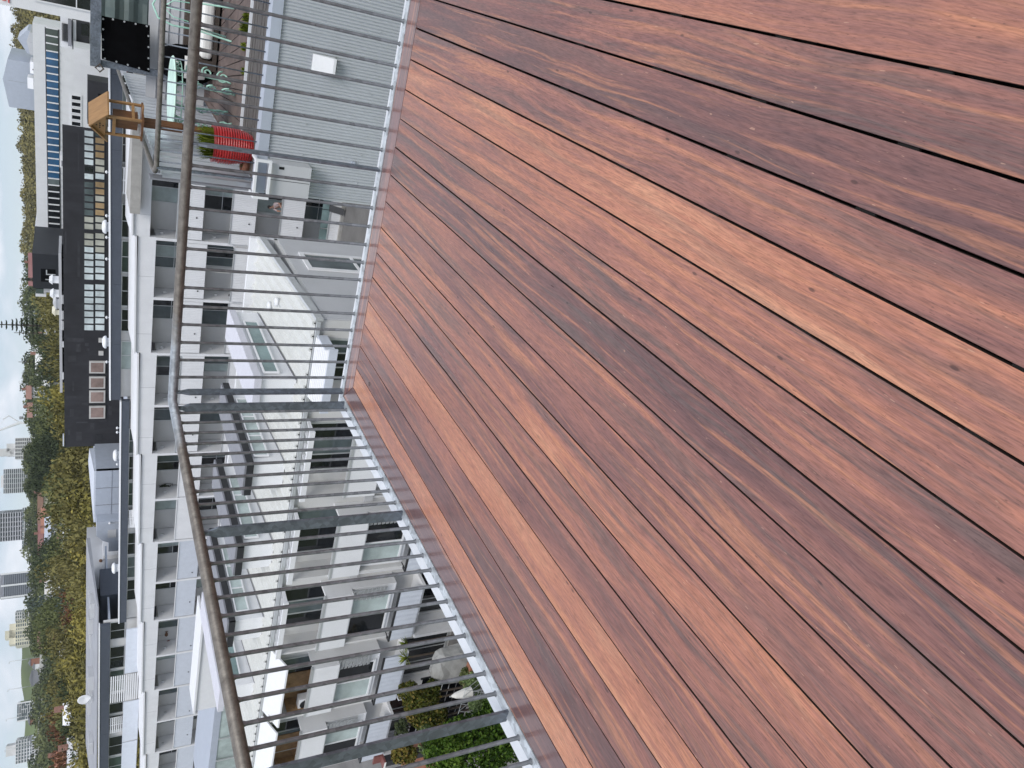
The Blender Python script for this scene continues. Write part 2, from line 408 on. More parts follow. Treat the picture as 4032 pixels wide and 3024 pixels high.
LEAF = {
    'yellow': leaf_mat('yellow_green_leaves', (.10, .093, .030), (.225, .20, .058), (.34, .29, .085)),
    'olive': leaf_mat('olive_leaves', (.082, .080, .032), (.17, .155, .058), (.255, .23, .09)),
    'green': leaf_mat('mid_green_leaves', (.052, .068, .028), (.115, .132, .055), (.18, .20, .088)),
    'dark': leaf_mat('dark_evergreen_leaves', (.026, .036, .020), (.058, .076, .038), (.10, .12, .062)),
    'rust': leaf_mat('rust_red_leaves', (.075, .036, .022), (.165, .080, .045), (.25, .13, .065)),
    'blue': leaf_mat('blue_grey_leaves', (.05, .07, .06), (.10, .13, .115), (.16, .19, .165)),
    'bright': leaf_mat('bright_green_leaves', (.018, .040, .008), (.060, .11, .018), (.17, .25, .05)),
    'sage': leaf_mat('pale_sage_leaves', (.06, .09, .035), (.15, .21, .085), (.28, .36, .16)),
    'amber': leaf_mat('amber_tipped_leaves', (.030, .040, .010), (.085, .095, .022), (.25, .17, .05)),
    'spike': leaf_mat('yucca_leaves', (.04, .06, .008), (.12, .16, .02), (.25, .28, .05)),
    'wood_hill': leaf_mat('hillside_wood_leaves', (.085, .078, .034), (.17, .152, .062), (.26, .23, .095)),
}

# ================================================================== the deck we stand on
deck = structure(put('deck', None))
PITCH = .1493
TONES = [  # (warmth, darkness, streaks), from the right
    (.55, .05, .5), (.75, .0, .15), (.62, .05, .2), (.32, .25, .75), (.18, .38, .35), (.45, .18, .55), (.80, .0, .45), (.62, .08, .6), (.40, .2, .8),
    (.30, .35, .95), (.45, .18, .7), (.42, .22, .45), (.72, .05, .7), (.55, .12, .8), (.45, .18, .45), (.85, .0, .15), (.50, .15, .6), (.22, .42, .6), (.82, .0, .2)]
def lathe_plank(x0, x1, y0, y1, mt, color, name='plank', top=0.0):
    cx = (x0 + x1) / 2
    o = MB().cbox(x0 - cx, x1 - cx, y0, y1, top - .021, top, .0012).build(name, mt, deck, loc=(cx, 0, 0))
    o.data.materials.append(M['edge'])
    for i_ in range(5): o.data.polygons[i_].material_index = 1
    o.rotation_euler.z = random.uniform(-.0003, .0003)
    o.color = (*color, 1); return o
k = 0
xr = .097 + PITCH * 8          # first gap of the run, to the right of the picture
gaps = [.097 - PITCH * i for i in range(-8, 16)]
for i in range(len(gaps) - 1):
    j = i - 8                  # 0 = plank between .097 and -.052
    tn = TONES[j + 3] if 0 <= j + 3 < len(TONES) else (random.random(), random.random() * .3, random.random())
    g = (.0033 if j < 6 else .0026) + random.uniform(-.0004, .0004)
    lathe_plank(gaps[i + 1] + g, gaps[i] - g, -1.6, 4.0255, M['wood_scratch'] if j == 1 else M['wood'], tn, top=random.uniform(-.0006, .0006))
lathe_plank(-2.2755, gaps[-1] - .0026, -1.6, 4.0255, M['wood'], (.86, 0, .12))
# mitred border boards
def border(pts, color):
    me = MB(); lo = [(x, y, -.021) for x, y in pts]; hi = [(x, y, .0) for x, y in pts]
    me.hexa(lo + hi)
    o = me.build('border_board', M['wood_gloss'], deck); o.color = (*color, 1); return o
ob = border([(-2.417, -1.6), (-2.2795, -1.6), (-2.2795, 4.0285), (-2.417, 4.166)], (.12, .75, .2))
me = MB(); pts = [(1.35, 4.0285), (1.35, 4.168), (-2.4145, 4.168), (-2.2765, 4.0305)]
# second border board runs along x: built along y and turned so that the grain follows it
loc_ = Vector((-.5, 4.098, 0)); rot = Matrix.Rotation(math.pi / 2, 4, 'Z')
inv = (Matrix.Translation(loc_) @ rot).inverted()
lo = [tuple(inv @ Vector((x, y, -.021))) for x, y in pts]; hi = [tuple(inv @ Vector((x, y, 0))) for x, y in pts]
o = MB().hexa(lo + hi).build('border_board', M['wood_gloss'], deck); o.location = loc_; o.rotation_euler.z = math.pi / 2; o.color = (.35, .45, .3, 1)
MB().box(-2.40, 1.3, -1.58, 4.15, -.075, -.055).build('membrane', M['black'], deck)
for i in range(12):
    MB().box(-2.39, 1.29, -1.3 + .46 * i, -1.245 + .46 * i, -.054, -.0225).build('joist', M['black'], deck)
clip = MB().box(-.0031, .0031, -.027, .027, -.016, -.0065).mesh('deck_clip', M['black'])
for i, gx in enumerate(gaps[3:14]):
    for q in range(9):
        put('deck_clip', clip, deck, (gx, -1.27 + .46 * q + random.uniform(-.02, .02) + .012 * i, 0))
# a few scraps lying on the boards
twig = MB().tube([(0, 0, .0025), (.011, .004, .004), (.019, .013, .002)], .0016, 5).tube([(.011, .004, .004), (.017, -.004, .003)], .0011, 5)
tag(twig.build('twig', M['bark'], loc=at(1455, 1520, z=0)), 'tiny dry twig lying on the orange plank near the railing corner', 'twig')

# white parapet flashing and our own wall below it
par = tag(put('parapet_flashing', None), 'white folded parapet flashing outside the feet of the near railing', 'flashing')
MB().hexa([(-2.59, -1.6, -.055), (-2.4725, -1.6, -.055), (-2.4725, 4.222, -.055), (-2.59, 4.34, -.055), (-2.59, -1.6, -.03), (-2.4725, -1.6, -.012), (-2.4725, 4.222, -.012), (-2.59, 4.34, -.03)]).build('flashing_strip', M['flash'], par)
MB().hexa([(-2.4705, 4.2225, -.055), (1.35, 4.2225, -.055), (1.35, 4.34, -.055), (-2.588, 4.34, -.055), (-2.4705, 4.2225, -.012), (1.35, 4.2225, -.012), (1.35, 4.34, -.03), (-2.588, 4.34, -.03)]).build('flashing_strip', M['flash'], par)
MB().box(-2.58, 1.33, -1.58, 4.33, -12, -.08).build('supporting_wall', M['white'], par)

# ------------------------------------------------------------------ near railing
rl = tag(put('balcony_railing', None), 'grey galvanised steel railing with round balusters and pipe handrail round the hardwood deck', 'railing')
RY, RX = 4.212, -2.458
MB().tube([(1.34, RY, 1.0), (RX, RY, 1.0), (RX, -1.58, 1.0)], .0255, 20).build('handrail', M['rail'], rl, smooth=True)
MB().hexa([(RX - .012, -1.58, -.05), (-2.4195, -1.58, -.05), (-2.4195, 4.1705, -.05), (RX - .012, RY + .008, -.05), (RX - .012, -1.58, .004), (-2.4195, -1.58, .004), (-2.4195, 4.1705, .004), (RX - .012, RY + .008, .004)]).build('base_bar', M['galv_strip'], rl)
MB().hexa([(-2.417, 4.1705, -.05), (1.34, 4.1705, -.05), (1.34, RY + .008, -.05), (RX - .010, RY + .008, -.05), (-2.417, 4.1705, .0035), (1.34, 4.1705, .0035), (1.34, RY + .008, .0035), (RX - .010, RY + .008, .0035)]).build('base_bar', M['galv_strip'], rl)
bal = MB().tube([(0, 0, .0), (0, 0, .006), (0, 0, .011), (0, 0, .5), (0, 0, .966), (0, 0, .974), (0, 0, .985)], [.0145, .0125, .0085, .0085, .0085, .0115, .014], 12).mesh('baluster', M['galv'], True)
weld = MB().lathe([(.0066, .004), (.013, .001), (.0, .0)], n=10)
post = MB().prism([(-.029, .0), (.029, .0), (.029, .915), (.012, .955), (.012, .982), (-.012, .982), (-.012, .955), (-.029, .915)], 1, -.006, .006).mesh('post', M['galv_post'])
for i in range(-13, 20):
    x = -.193 - .1113 * i
    if i in (7, -5): put('post', post, rl, (x, RY, 0), math.pi / 2)
    elif x < 1.3: put('baluster', bal, rl, (x, RY, 0), random.random() * 6)
put('post', post, rl, (-2.405, RY - .004, 0), math.pi / 2)
put('post', post, rl, (RX - .006, 4.125, 0))
y = 4.062
i = 0
while y > -1.5:
    if i in (10, 22, 34): put('post', post, rl, (RX - .002, y, 0))
    else: put('baluster', bal, rl, (RX, y, 0), random.random() * 6)
    y -= .1075; i += 1

# ================================================================== neighbour's terrace (wall plane y = 9.5)
NY = 9.5; FZ = -.38
nb = tag(put('neighbour_terrace', None), 'grey corrugated steel terrace wall across the gap, carrying weathered decking', 'terrace')
me = MB(); prev = None; x = -2.63
pit = .036
while x < 4.6:
    for s_ in range(6):
        xx = x + pit * s_ / 6; yy = NY - .0085 * math.cos(2 * math.pi * s_ / 6)
        if prev is not None: me.quad((prev[0], prev[1], -9), (xx, yy, -9), (xx, yy, -.44), (prev[0], prev[1], -.44))
        prev = (xx, yy)
    x += pit
me.build('corrugated_cladding', M['cladding'], nb, smooth=True)
MB().box(-2.62, 4.5, NY + .02, 16, -9, -.46).build('wall_core', M['grey_wall'], nb)
MB().box(-2.66, -2.6345, NY - .012, NY + 6, -9, -.44).build('corner_flashing', M['cladding'], nb)
MB().prism([(NY - .03, -.50), (NY - .03, -.385), (NY + .10, -.37), (NY + .10, -.42), (NY - .01, -.43), (NY - .01, -.50)], 0, -2.66, 4.5).build('cap_flashing', M['grey_blue'], nb)
scr = MB().lathe([(.0, -.008), (.006, -.007), (.008, .0)], axis=1, n=8).mesh('screw', M['alu'], True)
for r_, zz in enumerate((-.9, -1.62)):
    for q in range(7): put('screw', scr, nb, (-2.5 + .36 * q + .1 * r_, NY - .007, zz))
# deck boards of the terrace: a step of boards along the edge, the rest laid across
for q in range(6):
    y0 = NY + .16 + .145 * q
    MB().cbox(-2.55, 4.4, y0, y0 + .122, FZ - .03 + .006 * (q % 2), FZ + .002 * (q % 3)).build('floor_board', M['weathered'], nb)
MB().box(-2.55, 4.4, NY + 1.04, NY + 1.055, FZ, FZ + .035).build('edge_trim', M['flash'], nb)
for q in range(44):   # boards laid askew beyond
    x0 = -3.3 + .2 * q
    p = [(x0, NY + 1.08), (x0 + .185, NY + 1.08), (x0 + .185 - 1.7, 16), (x0 - 1.7, 16)]
    p = [(max(-2.55, min(4.4, a)), b_) for a, b_ in p]
    if p[0][0] >= p[1][0] - .01: continue
    MB().hexa([(a, b_, FZ - .03) for a, b_ in p] + [(a, b_, FZ) for a, b_ in p]).build('floor_board', M['weathered2'], nb)

# vent hood and meter box on the cladding
vh = thing('vent_hood', 'white sloping vent hood fixed to the grey corrugated wall', 'vent')
a = at(1232, 210, y=NY); b_ = at(1308, 292, y=NY)
MB().prism([(NY - .008, a.z), (NY - .03, a.z - .005), (NY - .12, b_.z + .03), (NY - .12, b_.z), (NY - .008, b_.z)], 0, b_.x, a.x).build('hood', M['white2'], vh)
MB().box(b_.x - .008, a.x + .008, NY - .016, NY - .0065, b_.z - .008, a.z + .008).build('back_plate', M['alu'], vh)
MB().box(b_.x + .01, a.x - .01, NY - .11, NY - .01, b_.z - .006, b_.z - .001).build('louvre', M['dark_trim'], vh)
bx = thing('meter_box', 'grey steel meter box under a white open frame at the end of the corrugated wall', 'meter box')
MB().box(-2.62, -2.24, NY - .22, NY - .008, -.98, -.50).build('cabinet', M['grey_wall'], bx)
MB().box(-2.435, -2.43, NY - .223, NY - .219, -.97, -.51).build('door_seam', M['dark_trim'], bx)
MB().box(-2.30, -2.27, NY - .224, NY - .219, -.66, -.60).build('slot', M['black'], bx)
fr = MB()
for (x0, x1, z0, z1) in ((-2.66, -2.20, -.50, -.472), (-2.66, -2.20, -.345, -.318), (-2.66, -2.63, -.472, -.345), (-2.23, -2.20, -.472, -.345)):
    fr.box(x0, x1, NY - .30, NY - .26, z0, z1)
fr.box(-2.66, -2.63, NY - .262, NY - .04, -.34, -.318).box(-2.23, -2.20, NY - .262, NY - .04, -.34, -.318)
fr.build('open_frame', M['white2'], bx)
MB().box(-2.63, -2.23, NY - .2, NY - .05, -.36, -.352).build('frame_shelf', M['white2'], bx)
cbx = tag(MB().box(-2.18, -2.13, NY - .045, NY - .008, -1.55, -1.50).build('junction_box', M['grey_blue'], None), 'tiny grey junction box low on the corrugated wall', 'box')

# neighbour's railing: front run and the return along the side
nr = thing('terrace_railing', "slim pipe railing along the edge of the neighbour's terrace, bent back at its end", 'railing')
zt = .68
MB().tube([(4.4, NY + .06, zt), (-2.52, NY + .06, zt + .0), (-2.585, NY + .10, zt + .01), (-2.59, NY + .2, zt + .02), (-2.59, 16.2, zt + .14)], .028, 14).build('handrail', M['rail'], nr, smooth=True)
nbal = MB().tube([(0, 0, 0), (0, 0, zt - FZ)], .0075, 8).mesh('baluster', M['galv_post'], True)
x = -2.46
while x < 4.4:
    put('baluster', nbal, nr, (x, NY + .06, FZ)); x += .125
npost = MB().box(-.012, .012, -.03, .03, 0, zt - FZ).mesh('post', M['galv_post'])
for x in (-2.53, -.4, 1.8): put('post', npost, nr, (x, NY + .06, FZ))

# side screen of zinc corrugated iron under the return rail
ss = thing('corrugated_screen', "upright zinc corrugated iron screen along the side of the neighbour's terrace", 'screen', (0, 0, 0))
me = MB(); prev = None; yy = NY + .12
while yy < 16.1:
    for s_ in range(8):
        q = yy + .24 * s_ / 8; xx = -2.66 + .036 * (-1, -1, 0, 1, 1, 1, 0, -1)[s_]
        zt2 = .60 + .12 * (q - NY) / 6.5
        if prev: me.quad((prev[0], prev[1], -.45), (xx, q, -.45), (xx, q, zt2), (prev[0], prev[1], prev[2]))
        prev = (xx, q, zt2)
    yy += .24
me.build('corrugated_sheet', M['zinc'], ss)
MB().box(-2.69, -2.67, NY + .1, NY + .28, -.45, .74).build('end_post', M['lid_grey'], ss)
MB().box(-2.655, -2.622, 12.4, 12.52, -.4, .62).build('stiffener', M['galv_post'], ss)

# ---- things on the terrace
def pot_at(X, Y, y):   # foot of a thing that stands on the terrace floor at plane y
    p = at(X, Y, y=y); return Vector((p.x, y, FZ))
rp_ = thing('planter_pot', 'glossy red ribbed pot holding tufts of grass on the terrace', 'pot', (-2.24, NY + .36, FZ))
prof = [(0, 0), (.15, 0), (.155, .01)]
for q in range(15):
    z0 = .012 + .029 * q; r0 = .15 + .06 * min(1, q / 8) ** .7 - (.0 if q < 13 else .008)
    prof += [(r0, z0), (r0 + .011, z0 + .007), (r0 + .015, z0 + .0145), (r0 + .011, z0 + .022), (r0, z0 + .0285)]
prof += [(.22, .452), (.19, .452), (.185, .40), (0, .40)]
MB().lathe(prof, n=40).build('pot', M['red'], rp_, smooth=True)
def tuft(n, h, spread, seed, w=.006):
    r = random.Random(seed); me = MB()
    for _ in range(n):
        g = r.random() * 6.283; rr = spread * r.random() ** .5; bx_, by_ = rr * math.cos(g), rr * math.sin(g)
        ln = h * r.uniform(.5, 1); lean = r.uniform(.1, .55); g2 = r.random() * 6.283
        dx, dy = math.cos(g2) * lean * ln, math.sin(g2) * lean * ln; wx, wy = -math.sin(g2) * w, math.cos(g2) * w
        a_ = Vector((bx_, by_, 0)); m_ = a_ + Vector((dx * .4, dy * .4, ln * .65)); t_ = a_ + Vector((dx, dy, ln * .93)); W_ = Vector((wx, wy, 0))
        me.quad(a_ - W_, a_ + W_, m_ + W_ * .8, m_ - W_ * .8).quad(m_ - W_ * .8, m_ + W_ * .8, t_)
    return me
def add_tint(me, per, seed=1):
    r = np.random.default_rng(seed); n = len(me.vertices)
    v = np.repeat(r.random((n + per - 1) // per), per)[:n]
    a_ = me.attributes.new('tint', 'FLOAT', 'POINT'); a_.data.foreach_set('value', v.astype(np.float32))
    return me
for q, (dx, dy) in enumerate(((-.1, -.05), (.1, .0), (-.02, .1), (.02, -.1))):
    put('grass_tuft', add_tint(tuft(110, .26, .07, 40 + q).mesh('grass_tuft', LEAF['spike']), 7), rp_, (dx, dy, .40))
bd = thing('bird_feeder', 'wooden house-shaped bird feeder with gabled roof on a tall post', 'bird feeder', (-2.28, 10.6, FZ), rz=-.6)
MB().box(-.032, .032, -.032, .032, 0, .70).build('post', M['timber'], bd)
MB().box(-.042, .042, -.042, .042, .701, 1.14).build('post_sleeve', M['timber'], bd)
MB().box(-.17, .17, -.15, .15, 1.142, 1.165).build('tray', M['timber'], bd)
for q in ((-.155, -.135), (.130, -.135), (-.155, .11), (.130, .11)):
    MB().box(q[0], q[0] + .026, q[1], q[1] + .026, 1.1655, 1.545).build('upright', M['timber_pale'], bd)
MB().box(-.085, .085, -.065, .065, 1.20, 1.47).build('seed_hopper', M['timber'], bd)
MB().box(-.128, .128, -.132, -.115, 1.44, 1.475).build('cross_rail', M['timber_pale'], bd)
MB().box(.134, .152, -.108, .108, 1.24, 1.27).build('cross_rail', M['timber_pale'], bd)
MB().prism([(-.185, 1.546), (.185, 1.546), (.0, 1.70)], 1, -.145, -.13).build('gable', M['timber_pale'], bd)
MB().prism([(-.185, 1.546), (.185, 1.546), (.0, 1.70)], 1, .13, .145).build('gable', M['timber_pale'], bd)
for (dx, dz) in ((0, 0), (.034, 0), (-.034, 0), (0, .034), (0, -.034)):
    MB().box(dx - .008, dx + .008, -.1475, -.1455, 1.605 + dz - .008, 1.605 + dz + .008).build('vent_hole', M['black'], bd)
for s_ in (-1, 1):
    MB().prism([(0, 1.701), (s_ * .23, 1.512), (s_ * .23, 1.530), (0, 1.722)], 1, -.18, .18).build('roof_panel', M['timber_pale'], bd)
MB().box(.171, .26, -.03, .03, 1.145, 1.16).build('perch', M['timber_pale'], bd)
MB().box(-.26, -.171, -.03, .03, 1.145, 1.16).build('perch', M['timber_pale'], bd)

# mint table with scrolled iron legs
def scroll(me, p0, ux, h, r=.014):
    """an S-shaped iron scroll in the vertical plane through p0 with horizontal direction ux"""
    pts = []
    for q in range(26):
        t = q / 25; g = t * 7.5
        pts.append(p0 + ux * (.05 + .10 * math.sin(t * 3.0) * 1.0 + .03 * math.cos(g)) + Vector((0, 0, h * t)))
    me.tube(pts, r, 6)
    for c, rr in ((.14, .09), (.42, .075), (.66, .10), (.9, .055)):
        sp = []
        for q in range(16):
            g = q / 15 * 9.0; r2 = rr * (1 - q / 20)
            sp.append(p0 + ux * (.12 + .06 * math.sin(c * 3) + r2 * math.cos(g)) + Vector((0, 0, h * c + r2 * math.sin(g))))
        me.tube(sp, r * .8, 6)
tb = thing('garden_table', 'mint green round garden table with scrolled iron legs on the terrace', 'table', (-2.05, 11.5, FZ))
MB().lathe([(0, .735), (.46, .735), (.475, .75), (.46, .765), (0, .765)], n=40).build('table_top', M['mint_pale'], tb)
ap = MB()
ap.tube([(.42 * math.cos(g * .2618), .42 * math.sin(g * .2618), .665) for g in range(24)], .007, 5, closed=True)
for g in range(24): ap.tube([(.43 * math.cos(g * .2618 + .13), .43 * math.sin(g * .2618 + .13), .665 + .03 * math.cos(j * .9)) if 0 else (.42 * math.cos(g * .2618 + .02 * math.cos(j * .8)), .42 * math.sin(g * .2618 + .02 * math.cos(j * .8)), .70 + .03 * math.sin(j * .8)) for j in range(8)], .004, 4)
ap.build('scrolled_apron', M['mint'], tb)
for g in range(4):
    leg = MB(); a_ = .6 + g * math.pi / 2
    scroll(leg, Vector((.2 * math.cos(a_), .2 * math.sin(a_), 0)), Vector((math.cos(a_), math.sin(a_), 0)), .73)
    leg.build('leg', M['mint'], tb, smooth=True)
ch = thing('garden_chair', 'mint green iron garden chair with arched back beside the wicker sofas', 'chair', (-1.1, 12.15, FZ))
arch = [(-.2, .2, .42), (-.21, .22, .7), (-.15, .235, .88), (0, .24, .95), (.15, .235, .88), (.21, .22, .7), (.2, .2, .42)]
MB().tube(arch, .012, 8).tube([(-.12, .215, .5), (-.1, .23, .7), (0, .235, .82), (.1, .23, .7), (.12, .215, .5)], .008, 6).tube([(0, .2, .42), (0, .235, .82)], .007, 6).build('backrest', M['mint'], ch, smooth=True)
MB().lathe([(0, .40), (.21, .40), (.225, .41), (.21, .425), (0, .425)], n=24).build('seat', M['mint_pale'], ch)
for sx in (-1, 1):
    MB().tube([(sx * .17, -.15, .40), (sx * .21, -.24, 0)], .012, 8).build('leg', M['mint'], ch)
    MB().tube([(sx * .17, .16, .40), (sx * .22, .27, 0)], .012, 8).build('leg', M['mint'], ch)
# two wicker sofas
def sofa(loc, w, label, seed, lo=.262, hi=.44, backs=True):
    t = thing('wicker_sofa', label, 'sofa', loc, 'wicker sofas on the terrace')
    MB().box(-w / 2, w / 2, -.40, .40, .03, lo - .002).build('base', M['wicker'], t)
    MB().box(-w / 2, w / 2, .41, .56, .03, .74 if backs else .40).build('backrest', M['wicker'], t)
    MB().box(-w / 2 - .14, -w / 2 - .002, -.40, .56, .03, hi + .12).build('armrest', M['wicker'], t)
    for q in range(2):
        x0 = -w / 2 + q * w / 2
        c = MB().box(x0 + .015, x0 + w / 2 - .015, -.42, .30, lo, hi).build('seat_cushion', M['cushion'], t)
        bv = c.modifiers.new('bevel', 'BEVEL'); bv.width = .06; bv.segments = 3
        if not backs: continue
        c = MB().box(x0 + .02, x0 + w / 2 - .02, .30, .405, hi + .005, hi + .36).build('back_cushion', M['cushion'], t)
        bv = c.modifiers.new('bevel', 'BEVEL'); bv.width = .05; bv.segments = 3
    return t
sofa((-.85, 13.3, FZ), 1.8, "brown wicker sofa with white cushions, the nearer of the terrace's two", 1, .09, .26, False)
sofa((-.95, 15.6, FZ), 1.8, "brown wicker sofa with white cushions, the farther one against the dark screen", 2)
ur = thing('garden_urn', 'round black garden urn with a white swirl and a white patch', 'urn', (-1.95, 13.55, FZ))
MB().lathe([(0, 0), (.16, 0), (.24, .12), (.285, .32), (.27, .52), (.2, .68), (.1, .74), (0, .75)], n=28).build('body', M['shade_black'], ur, smooth=True)
w = MB(); gr = [[(r_ * math.cos(g), r_ * math.sin(g), h_) for g in [4.1 + .15 * j for j in range(9)]] for r_, h_ in ((.247, .12), (.270, .2), (.289, .32), (.285, .42))]
for row in gr: w.v += row
for i in range(3):
    for j in range(8): w.f.append((i * 9 + j, i * 9 + j + 1, i * 9 + j + 10, i * 9 + j + 9))
w.build('white_patch', M['cushion'], ur, smooth=True)
pts = []
for q in range(22):
    g = q / 21 * 8.5; r2 = .055 - .04 * q / 21; pts.append((r2 * math.cos(g) + .03, -math.sqrt(max(.0, .262 ** 2 - (r2 * math.cos(g) + .03) ** 2)) - .006, .53 + r2 * math.sin(g)))
MB().tube(pts, .008, 6).build('white_swirl', M['cushion'], ur)
gw = thing('potted_weeds', 'small yellow-green weeds sprouting at the terrace edge', 'plant', (-1.0, 10.75, FZ))
for q, (dx, dy, h_) in enumerate(((0, 0, .13), (-.22, .1, .07), (-.5, .02, .05), (.12, .05, .10))):
    put('leaf_tuft', add_tint(tuft(45, h_, .05, 90 + q, .008).mesh('leaf_tuft', LEAF['spike']), 7), gw, (dx, dy, .0))
jug = thing('plant_saucer', 'low clay dish tucked beside the red pot', 'dish', (-2.44, NY + .42, FZ))
MB().lathe([(0, 0), (.09, 0), (.12, .09), (.11, .09), (.085, .012), (0, .012)], n=18).build('dish', M['terracotta'], jug, smooth=True)
put('grass_tuft', add_tint(tuft(30, .12, .05, 77).mesh('grass_tuft', LEAF['green']), 7), jug, (0, 0, .03))

# steel-framed black shade screen with grey tarpaulin behind, at the far right of the terrace
sh = thing('shade_screen', 'black shade mesh laced into a galvanised steel frame at the back of the terrace', 'screen', (0, 0, 0))
SY = 13.9
def sp(X, Y, y=SY): return at(X, Y, y=y)
p0 = sp(400, 232); p1 = sp(590, 285); p2 = sp(590, 100); p3 = sp(400, 62)
MB().hexa([p1 + Vector((0, .01, 0)), p2 + Vector((0, .01, 0)), p2, p1, p0 + Vector((0, .01, 0)), p3 + Vector((0, .01, 0)), p3, p0]).build('shade_mesh', M['shade_black'], sh)
ey = MB().lathe([(.004, -.004), (.012, -.005), (.014, 0)], axis=1, n=10).mesh('eyelet', M['alu'])
for a_, b2 in ((p0, p1), (p1, p2), (p2, p3), (p3, p0)):
    for q in range(4): put('eyelet', ey, sh, a_.lerp(b2, (q + .15) / 4) + ((p0 + p2) / 2 - a_.lerp(b2, (q + .15) / 4)) * .06 - Vector((0, .004, 0)))
zf = sp(366, 250).z; zl = sp(700, 305).x
a_ = sp(366, 258); c_ = sp(372, -60)
MB().box(a_.x, c_.x + 1.2, SY - .06, SY + .0, a_.z - .1, a_.z + .04).build('top_beam', M['galv_post'], sh)
q0 = sp(378, 255); q1 = sp(690, 318)
MB().box(q0.x - .02, q0.x + .075, SY + .02, SY + .10, FZ, a_.z - .102).build('post', M['galv_post'], sh)
MB().tube([(q0.x - .03, SY - .07, a_.z - .03), (q0.x - .08, SY - .08, a_.z - .09), (q0.x - .03, SY - .07, a_.z - .14), (q0.x + .03, SY - .07, a_.z - .09)], .010, 8, closed=True).build('chain_ring', M['bark'], sh)
tp = thing('tarpaulin', 'grey-green tarpaulin sheet hung behind the black shade mesh', 'tarpaulin', (0, 0, 0))
t0 = sp(395, 64, SY + .4); t1 = sp(600, 95, SY + .4); me = MB(); nx, nz = 14, 12
for i in range(nx):
    for j in range(nz):
        def V(i, j):
            x = t0.x - .25 + (1.9) * i / nx; z = t0.z + (t1.z - .05 - t0.z) * j / nz
            return (x, SY + .4 + .05 * math.sin(i * 1.1 + j * .4) + .03 * math.sin(j * 1.7), z)
        me.quad(V(i, j), V(i + 1, j), V(i + 1, j + 1), V(i, j + 1))
me.build('sheet', M['tarp'], tp, smooth=True)
MB().tube([V(0, j) for j in range(nz + 1)], .012, 6).build('hem_cord', M['curtain'], tp)
wb = thing('weatherboard_wall', 'low pale grey weatherboard wall under the black shade mesh', 'wall', (0, 0, 0))
w0 = sp(600, 180, SY + .7); w1 = sp(690, 330, SY + .7)
zz = FZ; q = 0
while zz < w0.z + .05:
    MB().prism([(SY + .30, zz), (SY + .275, zz), (SY + .295, zz + .142), (SY + .30, zz + .142)], 0, w1.x - .3, w0.x + 1.9).build('weatherboard', M['grey_wall'], wb); zz += .145
#dk = tag(MB().box(w0.x - .35, w0.x + 1.6, SY - .2, SY + .25, FZ, FZ + .95).build('storage_bench', M['wicker'], None), 'dark brown storage bench behind the farther wicker sofa', 'bench')

# ================================================================== ground
gd = MB(); RAD = [0, 20, 45, 80, 120, 160, 200, 260, 330, 420, 520, 700, 1000, 1600, 4500]; NA = 96
def hill(r, a):
    """height of the land: flat round the houses, rising to wooded ridges"""
    t = max(0, min(1, (r - 130) / 330)); s_ = t * t * (3 - 2 * t)
    n = math.sin(a * 5 + 1.2) * 3 + math.sin(a * 11 + .3) * 2
    return -13.0 + s_ * (27 + n)
for i, r in enumerate(RAD):
    for j in range(NA):
        a_ = 2 * math.pi * j / NA; gd.v.append((r * math.sin(a_), r * math.cos(a_), hill(r, a_)))
for i in range(len(RAD) - 1):
    for j in range(NA):
        gd.f.append((i * NA + j, i * NA + (j + 1) % NA, (i + 1) * NA + (j + 1) % NA, (i + 1) * NA + j))
structure(gd.build('ground', M['grass'], smooth=True))
structure(MB().box(-70, 30, 3.5, 43.5, -12.99, -12.35).build('courtyard_paving', M['paving']))

# ================================================================== windows
_wc = {}
def window(parent, xc, y, zc, w, h, cols=1, rows=1, pane='gl_dark', frame='alu', fw=.05, name='window', axis='y', depth=.06):
    """framed window facing -y (or +x); frame is the part, the panes are sub-parts"""
    key = (round(w, 2), round(h, 2), cols, rows, frame, axis, fw)
    if key not in _wc:
        f = MB()
        def bxx(u0, u1, v0, v1, d0, d1):
            if axis == 'y': f.box(u0, u1, d0, d1, v0, v1)
            else: f.box(-d1, -d0, u0, u1, v0, v1)
        bxx(-w / 2, w / 2, h / 2 - fw, h / 2, -depth, 0); bxx(-w / 2, w / 2, -h / 2, -h / 2 + fw, -depth, 0)
        bxx(-w / 2, -w / 2 + fw, -h / 2 + fw, h / 2 - fw, -depth, 0); bxx(w / 2 - fw, w / 2, -h / 2 + fw, h / 2 - fw, -depth, 0)
        for c in range(1, cols): bxx(-w / 2 + w * c / cols - fw * .4, -w / 2 + w * c / cols + fw * .4, -h / 2 + fw, h / 2 - fw, -depth * .8, 0)
        for r in range(1, rows): bxx(-w / 2 + fw, w / 2 - fw, -h / 2 + h * r / rows - fw * .35, -h / 2 + h * r / rows + fw * .35, -depth * .7, 0)
        _wc[key] = f.mesh('window', M[frame])
    o = put(name, _wc[key], parent, (xc, y, zc) if axis == 'y' else (y, xc, zc))
    pk = ('p',) + key[:4] + (pane if isinstance(pane, str) else tuple(pane), axis)
    panes = [pane] * cols if isinstance(pane, str) else pane
    for c in range(cols):
        pk = ('p', round(w / cols, 2), round(h, 2), panes[c % len(panes)], axis)
        if pk not in _wc:
            f = MB(); a_ = w / cols / 2 - .01
            if axis == 'y': f.quad((-a_, 0, -h / 2 + .01), (a_, 0, -h / 2 + .01), (a_, 0, h / 2 - .01), (-a_, 0, h / 2 - .01))
            else: f.quad((0, -a_, -h / 2 + .01), (0, a_, -h / 2 + .01), (0, a_, h / 2 - .01), (0, -a_, h / 2 - .01))
            _wc[pk] = f.mesh('pane', M[panes[c % len(panes)]])
        u = -w / 2 + w * (c + .5) / cols
        put('pane', _wc[pk], o, (u, -.02, 0) if axis == 'y' else (.02, u, 0))
    return o

